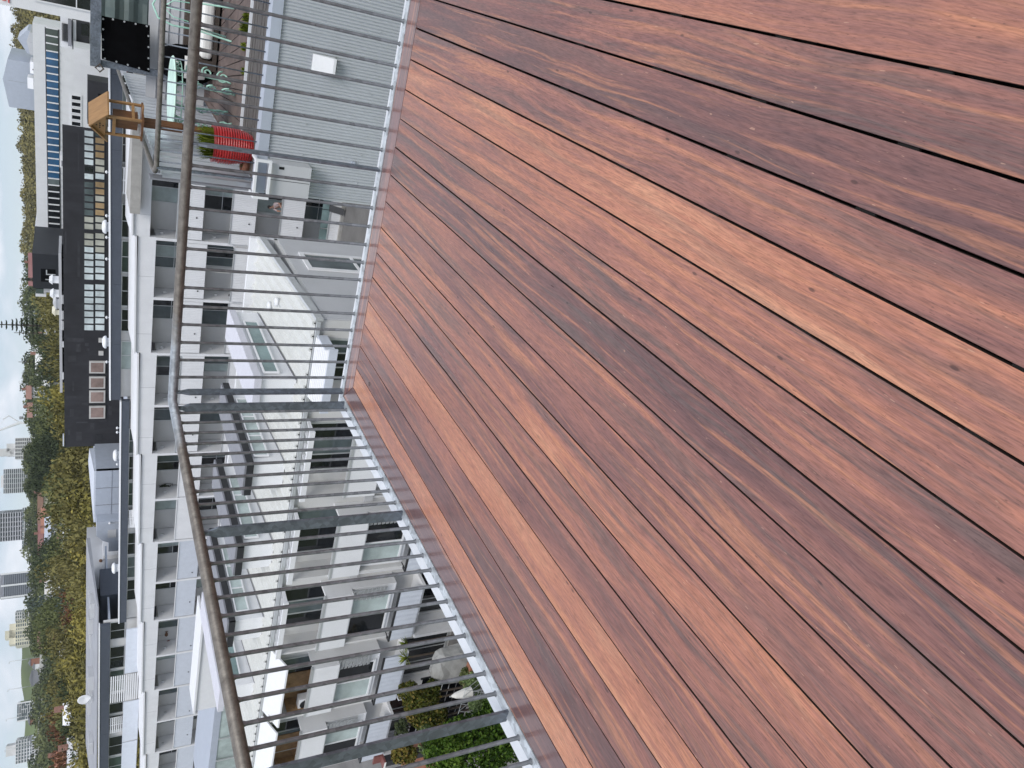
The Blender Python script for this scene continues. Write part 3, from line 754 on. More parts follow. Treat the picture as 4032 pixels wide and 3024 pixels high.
# ================================================================== long stepped apartment row (front plane y = 44)
M['membrane'] = mat('grey_roof_membrane', (.30, .31, .335), .7, var=.1, scale=.5, dirt=.3, dcol=(.2, .2, .21))
AY = 44.0; BAY = 3.52; ST = 2.73
ap_ = thing('apartment_row', 'long white apartment row stepping down to the left, with recessed balconies and pale ribbed balustrades', 'building')
PK = ['gl_mid', 'gl_pale', 'gl_dark', 'gl_mid', 'gl_dark', 'gl_mid', 'gl_dark', 'gl_pale', 'gl_mid', 'gl_dark', 'gl_mid', 'gl_pale', 'gl_dark']
wl = MB().box(-.06, .06, -.05, .05, -.09, .09).mesh('wall_light', M['alu'])
drain = MB().box(-.035, .035, -.02, .02, -.035, .035).mesh('drain_outlet', M['alu_dark'])
def ribbed(x0, x1, z0, z1, y, pitch=.10):
    """balustrade panel of narrow upright ribs"""
    b = MB(); n = max(4, int((x1 - x0) / pitch)); d = (x1 - x0) / n
    for i in range(n):
        a_ = x0 + d * i
        b.quad((a_, y, z0), (a_ + d * .5, y - .016, z0), (a_ + d * .5, y - .016, z1), (a_, y, z1))
        b.quad((a_ + d * .5, y - .016, z0), (a_ + d, y, z0), (a_ + d, y, z1), (a_ + d * .5, y - .016, z1))
    b.quad((x0, y, z1), (x1, y, z1), (x1, y + .08, z1), (x0, y + .08, z1)).quad((x0, y + .08, z0), (x1, y + .08, z0), (x1, y + .08, z1), (x0, y + .08, z1)).quad((x0, y, z0), (x1, y, z0), (x1, y + .08, z0), (x0, y + .08, z0))
    return b
for u in range(-1, 7):
    xr_ = -15.45 - 2 * BAY * u; head = -2.42 - .32 * u
    # roof fascia of the unit with projecting gutter
    MB().box(xr_ - 2 * BAY, xr_ - .004, AY - .02, AY + .3, head, head + .88).build('roof_fascia', M['white'], ap_)
    MB().hexa([(xr_ - 2 * BAY, AY - .14, head + .81), (xr_ - .004, AY - .14, head + .95), (xr_ - .004, AY + 3.2, head + 1.1), (xr_ - 2 * BAY, AY + 3.2, head + .96),
               (xr_ - 2 * BAY, AY - .14, head + .90), (xr_ - .004, AY - .14, head + 1.05), (xr_ - .004, AY + 3.2, head + 1.18), (xr_ - 2 * BAY, AY + 3.2, head + 1.04)]).build('gutter_roof', M['white2'], ap_)
    for b in range(2):
        x1 = xr_ - BAY * b; x0 = x1 - BAY
        MB().box(x0 + 1.2, x0 + 1.212, AY - .0225, AY - .0195, head + .002, head + .80).build('panel_joint', M['lid_grey'], ap_)
        MB().box(x1 - .17, x1 - .012, AY - .03, AY + 1.36, -13, head - .003).build('party_wall', M['white'], ap_)
        MB().box(x0 + .002, x1 - .172, AY + 1.36, AY + 1.5, -13, head - .003).build('back_wall', M['offwhite'], ap_)
        for s_ in range(4):
            zt_ = head - ST * s_; kk = (u * 2 + b * 3 + s_ * 5) % len(PK)
            wide = 2.0 if (b + s_) % 2 == 0 else 1.7
            pane = [PK[kk], PK[(kk + 1) % len(PK)], PK[kk]]
            full = s_ >= 1
            hz = 1.95 if full else 2.1
            window(ap_, x1 - .25 - wide / 2, AY + 1.357, zt_ - .05 - hz / 2, wide, hz, 3 if b == 0 else 2, 2 if kk % 3 == 0 else 1, pane, 'alu')
            put('wall_light', wl, ap_, (x0 + .062 + (0), AY + .62, zt_ - .62))
            # floor slab and balustrade below the opening
            MB().box(x0 + .002, x1 - .172, AY + .09, AY + 1.355, zt_ - 2.62, zt_ - 2.45).build('balcony_floor', M['offwhite'], ap_)
            jut = .0 if s_ == 0 else .22 * ((b + s_ + u) % 2)
            ribbed(x0 + .03, x1 - .20, zt_ - 2.62, zt_ - 1.33, AY - jut).build('balustrade', M['pale_blue'] if u > 2 else M['white'], ap_)
            MB().box(x0 + .01, x1 - .18, AY - jut - .05, AY - jut + .09, zt_ - 1.328, zt_ - 1.285).build('top_rail', M['alu'] if u < 2 else M['white2'], ap_)
            if jut: MB().box(x1 - .198, x1 - .15, AY - jut - .05, AY - .032, zt_ - 2.62, zt_ - 1.27).build('screen_wall', M['white2'], ap_)
            put('drain_outlet', drain, ap_, (x0 + .5 + (.8 if b else 0), AY - jut - .03, zt_ - 2.28))
MB().box(-66, -6, AY + 1.52, AY + 12, -13, -4.2).build('core', M['offwhite'], ap_)
MB().box(-16, -6, AY - .4, AY - .03, -13.0, -12.2).build('plinth', M['concrete'], ap_)
MB().box(-16, -6, AY - 1.2, AY - .42, -13.0, -12.6).build('kerb_step', mat('mossy_concrete', (.30, .27, .19), .9, var=.2), ap_)
# frosted teal screens of the lowest balconies at the right-hand end
for q in range(3):
    MB().box(-15.2 + 1.15 * q, -14.1 + 1.15 * q, AY + .1, AY + .12, -11.9, -11.2).build('frosted_screen', M['gl_teal'], ap_)
# set-back top storey: slate parapets with white capping, strip windows between them
def seg(x1, x0, zc1, zc0, band, whi, wlo, panes, step, lower=None):
    y = 47.0
    P = lambda z1, z0, ya, yb: [(x0, ya, z0), (x1, ya, z1), (x1, yb, z1), (x0, yb, z0)]
    n = max(1, round((x1 - x0) / 3.9))
    for i in range(n):
        a1 = x1 + (x0 - x1) * i / n; a0 = x1 + (x0 - x1) * (i + 1) / n
        c1 = zc1 + (zc0 - zc1) * i / n; c0 = zc1 + (zc0 - zc1) * (i + 1) / n
        MB().hexa([(a0 + .006, y, c0 - band), (a1 - .006, y, c1 - band), (a1 - .006, y + .3, c1 - band), (a0 + .006, y + .3, c0 - band), (a0 + .006, y, c0 - .06), (a1 - .006, y, c1 - .06), (a1 - .006, y + .3, c1 - .06), (a0 + .006, y + .3, c0 - .06)]).build('slate_panel', M['slate'], ap_)
    MB().hexa(P(zc1 - .058, zc0 - .058, y - .06, y + .4) + P(zc1 + .02, zc0 + .02, y - .06, y + .4)).build('parapet_cap', M['white2'], ap_)
    MB().hexa(P(zc1 - .75, zc0 - .75, y + .62, y + 9) + P(zc1 - .62, zc0 - .62, y + .62, y + 9)).build('flat_roof', M['grey_blue'], ap_)
    MB().box(x0, x1, y + .42, y + .6, wlo - 1.2, min(zc0, zc1) - .13).build('back_wall', M['offwhite'], ap_)
    x = x1 - .1; i = 0
    while x - step > x0:
        w = step * (.92 if i % 4 else .7)
        zz = zc1 + (zc0 - zc1) * (x1 - x + w / 2) / (x1 - x0) - band
        if i % 6 == 4:   # white sliding louvre screen
            for r in range(7): MB().box(x - w, x, y + .1, y + .14, zz - .06 - (whi - wlo) * (r + .7) / 7, zz - .02 - (whi - wlo) * (r + .4) / 7).build('louvre_blade', M['white2'], ap_)
            for r in range(3): MB().box(x - w + (w - .05) * r / 2, x - w + (w - .05) * r / 2 + .05, y + .141, y + .18, zz - (whi - wlo), zz).build('louvre_frame', M['white2'], ap_)
        window(ap_, x - w / 2, y + .415, zz - (whi - wlo) / 2, w, whi - wlo, 2, 1, panes[i % len(panes)], 'alu')
        x -= step; i += 1
seg(-4, -27.4, -.05, -.47, .62, -.82, -1.55, ['gl_dark', 'gl_dark', 'gl_pale', 'gl_dark', 'gl_mid', 'gl_dark', 'gl_green'], 2.15)
seg(-27.5, -46.4, -1.07, -1.36, .52, -1.7, -2.35, ['gl_dark', 'gl_mid', 'gl_dark', 'gl_green', 'gl_dark'], 2.15)
seg(-46.5, -66, -.1, -.26, .72, -.85, -1.87, ['gl_dark', 'gl_dark', 'gl_green', 'gl_dark'], 2.5)
x = -46.7; i = 0
while x > -64:
    if i != 1: MB().box(x - 4.6, x - .05, 46.6, 46.68, -2.95, -1.86).build('white_panel', M['pale_blue'], ap_)
    else:
        for r in range(14): MB().box(x - 2.9, x - .05, 46.62, 46.66, -2.95 + .15 * r, -2.87 + .15 * r).build('louvre_blade', M['white2'], ap_)
    x -= 4.7 if i != 1 else 3.0; i += 1
# grey membrane roof behind the left end
MB().hexa([(-70, 48, -.2), (-45.5, 48, -.1), (-45.5, 56, .35), (-70, 56, .35), (-70, 48, -.12), (-45.5, 48, -.02), (-45.5, 56, .62), (-70, 56, .55)]).build('membrane_roof', M['membrane'], ap_)
for q in range(7):
    MB().box(-48.5 - 2.6 * q, -47.0 - 2.6 * q, 50 + (q % 3), 51.2 + (q % 3), .1, .42 + .1 * (q % 2)).build('roof_hatch', M['grey_wall'], ap_)

# things on its roofs and balconies
def roof_dome(X, Y, y, label, w=.62):
    c = at(X, Y, y=y); t = thing('roof_vent', label, 'roof vent', (c.x, y, c.z), 'white domed roof vents')
    MB().lathe([(0, .21), (.18, .20), (.31, .16), (.39, .08), (.40, .0), (.37, -.03)], n=24).build('dome', M['white2'], t, smooth=True)
    MB().lathe([(.27, -.30), (.27, -.035)], n=20).build('neck', M['white2'], t, smooth=True)
roof_dome(417, 893, 48.5, 'white domed roof vent on the parapet below the wide office windows')
roof_dome(417, 1347, 48.5, 'white domed roof vent beside the two small square windows')
roof_dome(458, 1793, 48.5, 'white domed roof vent in front of the ribbed grey side wall')
roof_dome(452, 2237, 48.5, 'white domed roof vent in front of the white warehouse gable')
roof_dome(368, 2690, 52.0, 'white domed roof vent on the grey roof near the satellite dish')
COWL = ['small white vent cowl under the first block of office windows', 'small white vent cowl just right of the first domed vent', 'small white vent cowl left of the first domed vent', 'small white vent cowl under the third block of office windows',
        'small white vent cowl under the last block of office windows', 'small white vent cowl under the rightmost of the four square windows', 'right one of the two white cowls near the end of the charcoal building', 'left one of the two white cowls near the end of the charcoal building', 'small white vent cowl beside the domed vent at the ribbed side wall']
for i, (X, Y) in enumerate(((425, 678), (425, 850), (425, 935), (425, 1020), (425, 1250), (425, 1425), (466, 1685), (466, 1702), (466, 1828))):
    c = at(X, Y, y=48.0); t = thing('roof_cowl', COWL[i], 'vent cowl', (c.x, 48, c.z), 'small white vent cowls along the parapet')
    MB().lathe([(.035, -.4), (.035, .03), (.09, .035), (.09, .09), (.03, .14), (0, .14)], n=12).build('cowl', M['white2'], t, smooth=True)
dp = at(333, 2754, y=50); ds = thing('satellite_dish', 'white round satellite dish on a short mast above the grey roof', 'satellite dish', (dp.x, 50, dp.z))
MB().lathe([(0, .10), (.2, .085), (.42, .03), (.52, -.01), (.52, -.03), (.4, .0), (0, .07)], axis=1, n=28).build('reflector', M['white2'], ds, smooth=True)
MB().tube([(0, .1, 0), (0, .12, -.5), (0, .12, -.9)], .04, 8).build('mast', M['alu'], ds)
MB().tube([(0, 0, -.45), (0, -.5, -.1), (0, -.5, .0)], .02, 6).build('feed_arm', M['alu'], ds)

# person leaning out over a balcony rail
pc = at(1112, 810, y=AY + .55); px_, pz_ = pc.x, pc.z
pr = thing('person', 'person in a pale pinkish shirt leaning on a dark balcony, forearms over the rail', 'person', (px_, AY + .62, pz_ - .95))
def skin_mesh(name, verts, edges, mt, parent, sub=2):
    me = bpy.data.meshes.new(name); me.from_pydata([v[:3] for v in verts], edges, []); me.update(); me.materials.append(mt)
    o = put(name, me, parent); s = o.modifiers.new('skin', 'SKIN')
    for i, v in enumerate(verts):
        me.skin_vertices[0].data[i].radius = (v[3], v[4] if len(v) > 4 else v[3])
    me.skin_vertices[0].data[0].use_root = True
    ss_ = o.modifiers.new('sub', 'SUBSURF'); ss_.levels = sub; ss_.render_levels = sub
    me.polygons.foreach_set('use_smooth', [True] * len(me.polygons)); s.use_smooth_shade = True
    return o
body = [(0, 0, .92, .15, .11), (-.01, -.02, 1.1, .15, .10), (-.05, -.08, 1.3, .17, .11), (-.09, -.13, 1.43, .09, .08), (-.12, -.17, 1.53, .05), (-.14, -.20, 1.64, .085, .095), (-.14, -.20, 1.73, .08, .085),
        (-.24, -.10, 1.40, .065), (-.30, -.22, 1.20, .05), (-.22, -.46, 1.14, .042), (-.20, -.54, 1.13, .03),
        (.10, -.15, 1.40, .065), (.17, -.24, 1.18, .05), (.05, -.46, 1.13, .042), (.01, -.54, 1.12, .03),
        (-.09, 0, .80, .10), (-.10, .02, .45, .075), (-.10, .02, .06, .05), (-.10, -.10, .03, .04), (.09, 0, .80, .10), (.10, .02, .45, .075), (.10, .02, .06, .05), (.10, -.10, .03, .04)]
skin_mesh('body', body, [(0, 1), (1, 2), (2, 3), (3, 4), (4, 5), (5, 6), (2, 7), (7, 8), (8, 9), (9, 10), (2, 11), (11, 12), (12, 13), (13, 14), (0, 15), (15, 16), (16, 17), (17, 18), (0, 19), (19, 20), (20, 21), (21, 22)], M['skin'], pr)
shirt = [(0, 0, .93, .165, .125), (-.01, -.02, 1.1, .165, .115), (-.05, -.08, 1.3, .185, .125), (-.085, -.125, 1.42, .10, .09), (-.24, -.10, 1.40, .08), (-.29, -.20, 1.23, .066), (.10, -.15, 1.40, .08), (.165, -.23, 1.21, .066)]
skin_mesh('shirt', shirt, [(0, 1), (1, 2), (2, 3), (2, 4), (4, 5), (2, 6), (6, 7)], M['shirt'], pr)
MB().lathe([(0, 1.80), (.06, 1.785), (.092, 1.73), (.095, 1.66), (.07, 1.60)], c=(-.13, -.175, 0), n=14).build('hair', M['hair'], pr, smooth=True)
# folded parasol, round black covers, hanging ornaments and a trained vine on the balconies
c = at(880, 1070, y=AY + .5); pa = thing('folded_parasol', 'closed beige parasol standing on a balcony', 'parasol', (c.x, AY + .5, c.z - .9))
MB().lathe([(.03, .35), (.10, .5), (.085, 1.1), (.06, 1.6), (.03, 1.85), (0, 1.9)], n=10).build('canopy', M['curtain'], pa, smooth=True)
MB().tube([(0, 0, 0), (0, 0, 1.95)], .02, 8).build('pole', M['alu'], pa)
for i, (X, Y, lab) in enumerate(((915, 920, 'round black covered barbecue on the balcony above the pale slatted wall'), (912, 1172, 'round black covered barbecue behind a ribbed balustrade near the closed parasol'), (885, 1578, 'black covered barbecue seen beside the railing corner post'))):
    c = at(X, Y, y=AY + .75); t = thing('covered_barbecue', lab, 'barbecue', (c.x, AY + .75, c.z - .35))
    MB().lathe([(.34, -.65), (.37, .1), (.33, .34), (.2, .5), (.06, .56), (0, .56)], n=18).build('cover', M['shade_black'], t, smooth=True)
    MB().tube([(-.3, 0, -.66), (-.3, 0, -.9)], .03, 6).tube([(.3, 0, -.66), (.3, 0, -.9)], .03, 6).build('legs', M['alu_dark'], t)
c = at(658, 1930, y=AY + 1.3); vn = thing('wall_trellis', 'curved wire wall trellis with a thin green vine on a white balcony wall', 'trellis', (c.x, AY + 1.3, c.z))
MB().tube([(.55 * math.cos(g), 0, .55 * math.sin(g)) for g in [i * .3 for i in range(-2, 13)]], .014, 5).tube([(-.45, 0, -.55), (-.45, 0, .3)], .01, 4).tube([(.0, 0, -.55), (.0, 0, .5)], .01, 4).tube([(.4, 0, -.55), (.4, 0, .35)], .01, 4).tube([(-.55, 0, -.3), (.55, 0, -.3)], .01, 4).build('wire_frame', M['alu_dark'], vn)
lv = MB(); r = random.Random(5)
for i in range(150):
    t_ = r.random(); g = t_ * 2.6 + .2; rr = .5 + r.gauss(0, .05); p = Vector((rr * math.cos(g), -.03 - r.random() * .05, rr * math.sin(g)))
    if i % 3 == 0: p = Vector((.35 + r.gauss(0, .06), -.04, r.uniform(-.2, .5)))
    d1 = Vector((r.gauss(0, 1), r.gauss(0, .4), r.gauss(0, 1))).normalized() * .05; d2 = Vector((-d1.z, r.gauss(0, .02), d1.x)) * .7
    lv.quad(p - d1, p + d2, p + d1, p - d2)
put('vine', add_tint(lv.mesh('vine', LEAF['dark']), 4), vn)
for i, (X, Y, s_) in enumerate(((655, 2498, .26), (665, 2528, .24), (660, 2548, .26))):
    c = at(X, Y, y=AY + 1.25)
    t = thing('wall_ornament', ('brown fish-shaped metal ornament hung on the balcony wall', 'brown heart-shaped metal ornament hung on the balcony wall', 'dark sunburst metal ornament hung on the balcony wall')[i], 'ornament', (c.x, AY + 1.25, c.z))
    if i == 2:
        b = MB().lathe([(0, -.03), (.12, -.03), (.12, .0)], axis=1, n=18)
        for q in range(14): g = q * .449; b.quad((.13 * math.cos(g - .08), -.01, .13 * math.sin(g - .08)), (.13 * math.cos(g + .08), -.01, .13 * math.sin(g + .08)), (.27 * math.cos(g), -.01, .27 * math.sin(g)))
        b.build('sun_face', M['alu_dark'], t)
    else:
        pf = [(-.22, .0), (-.1, -.12), (.1, -.1), (.2, .0), (.3, -.1), (.3, .1), (.2, .02), (.08, .11), (-.1, .11)] if i == 0 else [(0, -.24), (.2, .02), (.17, .15), (.07, .17), (0, .09), (-.07, .17), (-.17, .15), (-.2, .02)]
        MB().prism(pf, 1, -.03, 0).build('plate', M['rust_roof'] if i else M['timber'], t)
    MB().tube([(0, -.01, .1), (0, -.01, .75)], .006, 4).build('cord', M['alu_dark'], t)

# ================================================================== near row of white townhouses (balconies at y = 19.8)
XB = [-9.4, -12.0, -15.45, -18.92, -22.40, -25.9, -29.4]
CY, WY = 19.8, 20.72
names = ['the end house nearest the corrugated wall', 'second house from the right end', 'third house from the right end', 'fourth house from the right end', 'fifth house from the right end', 'sixth house, farthest left']
lou = MB()
for q in range(8): lou.box(-.5, .5, -.24, -.20 - .0, .07 * q, .07 * q + .05)
def rz(y): return -4.72 + .057 * (y - 20.75)
for k_ in range(6):
    x1, x0 = XB[k_] - .004, XB[k_ + 1]
    t = thing('townhouse', ['white townhouse with slatted sun awning under its eave, ', 'white townhouse with dark-edged roof monitor, ', 'white townhouse with dark-edged roof monitor, ', 'white townhouse with dark-edged roof monitor, ', 'white townhouse with open timber-slatted balcony, ', 'white townhouse with glass balustrade, '][k_] + names[k_], 'townhouse', (0, 0, 0), 'row of near townhouses')
    MB().box(x0, x1, WY + .12, 27.7, -12.4, -4.86).build('wall', M['offwhite'], t)
    MB().box(x0, x1, WY, WY + .118, -12.4, -4.88).build('front_wall', M['offwhite'], t)
    # ribbed metal roof
    rf = MB(); nrib = max(3, round((x1 - x0) / .42)); d = (x1 - x0) / nrib
    prof_ = [(0, 0), (.52, 0), (.66, .095), (.84, .095), (1, 0)]
    ya, yb = 20.70, 27.6
    for i in range(nrib):
        for (u0, h0), (u1, h1) in zip(prof_, prof_[1:]):
            a_, b_ = x0 + d * (i + u0), x0 + d * (i + u1)
            rf.quad((a_, ya, rz(ya) + h0), (b_, ya, rz(ya) + h1), (b_, yb, rz(yb) + h1), (a_, yb, rz(yb) + h0))
        a_ = x0 + d * i
        rf.quad((a_ + d * .52, ya, rz(ya)), (a_ + d, ya, rz(ya)), (a_ + d * .84, ya, rz(ya) + .095), (a_ + d * .66, ya, rz(ya) + .095))
    roof = rf.build('roof', M['roof_white'], t)
    MB().box(x0, x1, ya - .12, ya - .004, rz(ya) - .13, rz(ya) - .012).build('gutter', M['alu'], t)
    MB().box(x0, x1, 27.55, 27.75, -5, -4.02).build('rear_parapet', M['white2'], t)
    rib = MB().box(-.016, .016, -.012, .012, 0, .035).mesh('rib_end', M['dark_trim'])
    for i in range(nrib): put('rib_end', rib, roof, (x0 + d * (i + .76), ya - .02, rz(ya) + .01))
    # roof monitor with clerestory
    if k_ < 5:
        mx_ = [-11.9, -15.05, -18.5, -21.95, -25.4][k_]; yf = 21.55; yb2 = 26.6; w_ = 1.02
        zt_ = -3.55
        MB().prism([(yf, rz(yf) + .03), (yb2, rz(yb2) + .03), (yb2, zt_), (yf, zt_)], 0, mx_ - w_, mx_).build('monitor', M['white2'], t)
        dark = k_ in (1, 2, 3)
        lid = MB().prism([(yf - .12, zt_ + .002), (yb2 + .2, zt_ + .002), (yb2 + .2, zt_ + .22), (yf - .12, zt_ + .22)], 0, mx_ - w_ - .12, mx_ + .10).build('monitor_lid', M['lid_grey'] if dark else M['lid'], t)
        if dark:
            MB().box(mx_ + .102, mx_ + .13, yf - .15, yb2 + .2, zt_ - .06, zt_ + .16).build('fascia_board', M['dark_trim'], t)
            MB().box(mx_ - w_ - .12, mx_ + .13, yf - .15, yf - .122, zt_ - .06, zt_ + .16).build('fascia_board', M['dark_trim'], t)
        window(t, (yf + .35 + yb2 - .9) / 2, mx_ + .035, zt_ - .38, yb2 - .9 - yf - .35, .50, 3 if dark else 1, 1, 'gl_pale' if dark else 'gl_teal', 'white2', .05, axis='x')
        MB().prism([(yf - .02, rz(yf) + .045), (yb2, rz(yb2) + .045), (yb2, rz(yb2) + .062), (yf - .02, rz(yf) + .062)], 0, mx_ + .001, mx_ + .03).build('base_flashing', M['lid_grey'], t)
    # projecting balcony with solid balustrade
    bl, br = x0 + .10, x0 + 2.66
    if k_ == 0: bl, br = -11.95, -9.9
    MB().box(bl, br, CY, CY + .09, -7.26, -6.26).build('balustrade', M['white'], t)
    MB().box(bl - .02, br + .02, CY - .03, CY + .12, -6.258, -6.19).build('top_rail', M['alu'], t)
    MB().box(br - .09, br, CY + .092, WY - .002, -7.26, -6.26).build('balustrade_return', M['white'], t)
    MB().box(bl, bl + .09, CY + .092, WY - .002, -8.95, -4.95).build('balcony_side_wall', M['offwhite'], t)
    MB().box(bl + .092, br - .092, CY + .092, WY - .002, -7.26, -7.1).build('balcony_floor', M['offwhite'], t)
    window(t, (bl + br) / 2 + .2, WY - .003, -6.0, (br - bl) * .72, 2.1, 3, 1, ['gl_dark', 'gl_mid', 'gl_dark'] if k_ % 2 else ['gl_dark', 'gl_dark', 'gl_mid'], 'alu')
    # pergola or awning over the balcony
    if k_ == 0:
        for q in range(9): MB().hexa([(bl, CY - .1 + .10 * q, -4.98 + .022 * q), (br, CY - .1 + .10 * q, -4.98 + .022 * q), (br, CY - .040 + .10 * q, -4.955 + .022 * q), (bl, CY - .040 + .10 * q, -4.955 + .022 * q), (bl, CY - .1 + .10 * q, -4.962 + .022 * q), (br, CY - .1 + .10 * q, -4.962 + .022 * q), (br, CY - .040 + .10 * q, -4.937 + .022 * q), (bl, CY - .040 + .10 * q, -4.937 + .022 * q)]).build('awning_slat', M['white2'], t)
        MB().box(bl - .05, br + .05, CY - .16, CY - .102, -5.18, -4.93).build('awning_fascia', M['pale_blue'], t)
        MB().box(br + .002, br + .05, CY - .10, WY - .12, -5.10, -4.80).build('awning_side', M['pale_blue'], t)
    elif k_ < 4:
        MB().box(bl - .02, br + .05, CY - .03, CY + .05, -4.93, -4.76).build('pergola_beam', M['white2'], t)
        MB().box(bl - .02, br + .05, WY - .19, WY - .125, -4.98, -4.87).build('pergola_beam', M['alu'], t)
        n_ = 7
        for q in range(n_):
            a_ = bl + (br - bl - .05) * q / (n_ - 1)
            MB().hexa([(a_, CY + .052, -4.92), (a_ + .045, CY + .052, -4.92), (a_ + .045, WY - .192, -4.95), (a_, WY - .192, -4.95), (a_, CY + .052, -4.78), (a_ + .045, CY + .052, -4.78), (a_ + .045, WY - .192, -4.86), (a_, WY - .192, -4.86)]).build('pergola_slat', M['white2'], t)
    else:
        MB().hexa([(x0, CY - .15, -5.25), (x1 - .3, CY - .15, -5.25), (x1 - .3, WY - .14, -4.86), (x0, WY - .14, -4.86), (x0, CY - .15, -5.19), (x1 - .3, CY - .15, -5.19), (x1 - .3, WY - .14, -4.80), (x0, WY - .14, -4.80)]).build('solid_awning', M['white2'], t)
        for q in range(12): MB().box(x0 + .25, x0 + .28, CY + .1 + .075 * q, CY + .165 + .075 * q, -6.9, -5.6).build('timber_slat', M['bamboo'], t)
        for q in range(16): MB().box(x0 + .3 + .085 * q, x0 + .375 + .085 * q, WY - .06, WY - .004, -7.0, -5.3).build('timber_slat', M['bamboo'], t)
    # middle storey: window pair, curtain, aluminium shutter, ribbed lower balustrade
    wx = (bl + br) / 2
    window(t, wx - .1, CY + .30, -8.08, 2.0, 1.5, 2, 1, ['gl_dark', 'gl_pale'] if k_ % 2 else ['gl_pale', 'gl_dark'], 'white2', .07)
    MB().box(bl, br, CY + .31, WY - .003, -8.98, -7.262).build('bay_wall', M['white'], t)
    sx0 = x1 - .75
    for q in range(9): MB().hexa([(sx0 - .55, CY + .18, -8.55 + .15 * q), (sx0, CY + .10, -8.55 + .15 * q), (sx0, CY + .13, -8.55 + .15 * q), (sx0 - .55, CY + .21, -8.55 + .15 * q), (sx0 - .55, CY + .15, -8.43 + .15 * q), (sx0, CY + .07, -8.43 + .15 * q), (sx0, CY + .10, -8.43 + .15 * q), (sx0 - .55, CY + .18, -8.43 + .15 * q)]).build('shutter_blade', M['alu'], t)
    MB().box(bl, br, CY - .12, CY - .06, -9.02, -8.95).build('dark_rail', M['alu_dark'], t)
    MB().box(bl - .03, bl + .04, CY - .12, WY - .01, -9.02, -8.955).build('dark_rail', M['alu_dark'], t)
    ribbed(bl, br, -9.92, -9.03, CY - .10, .22).build('lower_balustrade', M['pale_blue'], t)
    MB().box(bl, br, CY, WY - .003, -10.05, -9.94).build('lower_floor', M['white'], t)
    window(t, wx, WY - .004, -11.2, 2.2, 2.0, 3, 1, 'gl_dark', 'alu')
    MB().box(bl - .1, bl + .04, CY - .1, WY - .004, -12.4, -10.06).build('fin', M['white2'], t)
    rb = MB().box(br + .12, br + .34, WY - .2, WY - .005, -7.55, -7.25); rb.build('rain_head', M['grey_wall'], t)
    MB().tube([(br + .23, WY - .1, -7.55), (br + .23, WY - .1, -12.4)], .045, 8).build('downpipe', M['white2'], t)
# gable end facing the courtyard with a tall narrow window
e = bpy.data.objects['townhouse']
MB().prism([(20.6, -4.92), (27.75, -4.50), (27.75, -4.28), (20.6, -4.69)], 0, -9.398, -9.30).build('verge_flashing', M['alu'], e)
MB().box(-9.397, -9.36, 20.72, 27.7, -12.4, -4.97 + .0).build('end_cladding', M['grey_wall'], e)
window(e, 25.4, -9.352, -8.2, 1.6, 5.6, 1, 3, 'gl_mid', 'white2', .16, axis='x')
tv = thing('roof_vent', 'pair of low white vents on the ribbed roof of the end townhouse', 'roof vent', (-10.4, 24.2, rz(24.2)))
MB().lathe([(.1, 0), (.1, .1), (.16, .11), (.13, .2), (0, .22)], n=14).build('cowl', M['white2'], tv, smooth=True)
MB().lathe([(.1, .04), (.1, .14), (.16, .15), (.13, .24), (0, .26)], c=(-.5, .8, 0), n=14).build('cowl', M['white2'], tv, smooth=True)
# stair box behind the row, white roof top
wbx = tag(put('stair_tower', None), 'bright white rooftop stair box behind the near townhouses at far left', 'stair box')
c0 = at(808, 2440, y=31); c1 = at(845, 2785, y=31)
c1.z = -4.85
MB().box(c1.x, c0.x, 31, 32.6, -9, c1.z + .55).build('box', M['white2'], wbx)
MB().box(c1.x - .1, c0.x + .1, 30.9, 32.7, c1.z + .551, c1.z + .66).build('coping', M['white2'], wbx)
lg = tag(put('lane_canopy', None), 'flat pale grey canopy with glazed edge left of the white stair box', 'canopy')
c2 = at(830, 3000, y=33)
MB().box(c2.x - 6, c1.x - .15, 33, 38, c2.z - .3, c2.z + .1).build('canopy_roof', M['grey_blue'], lg)
for q in range(4): MB().box(c2.x - 4 + 2 * q, c2.x - 3.92 + 2 * q, 32.9, 32.98, c2.z - 2.2, c2.z - .3).build('mullion', M['alu'], lg)
MB().box(c2.x - 6, c1.x - .15, 33.05, 33.1, c2.z - 2.2, c2.z - .302).build('glazing', M['gl_pale'], lg)
ac = at(1200, 2770, y=20.2); a2 = thing('air_conditioner', 'white air conditioner with round fan grille on the left townhouse balcony', 'air conditioner', (ac.x, 20.25, ac.z))
MB().box(-.38, .38, -.15, .15, -.28, .28).build('casing', M['white2'], a2)
MB().lathe([(0, -.158), (.22, -.158), (.23, -.151)], c=(.08, 0, 0), axis=1, n=24).build('fan_grille', M['dark_trim'], a2)

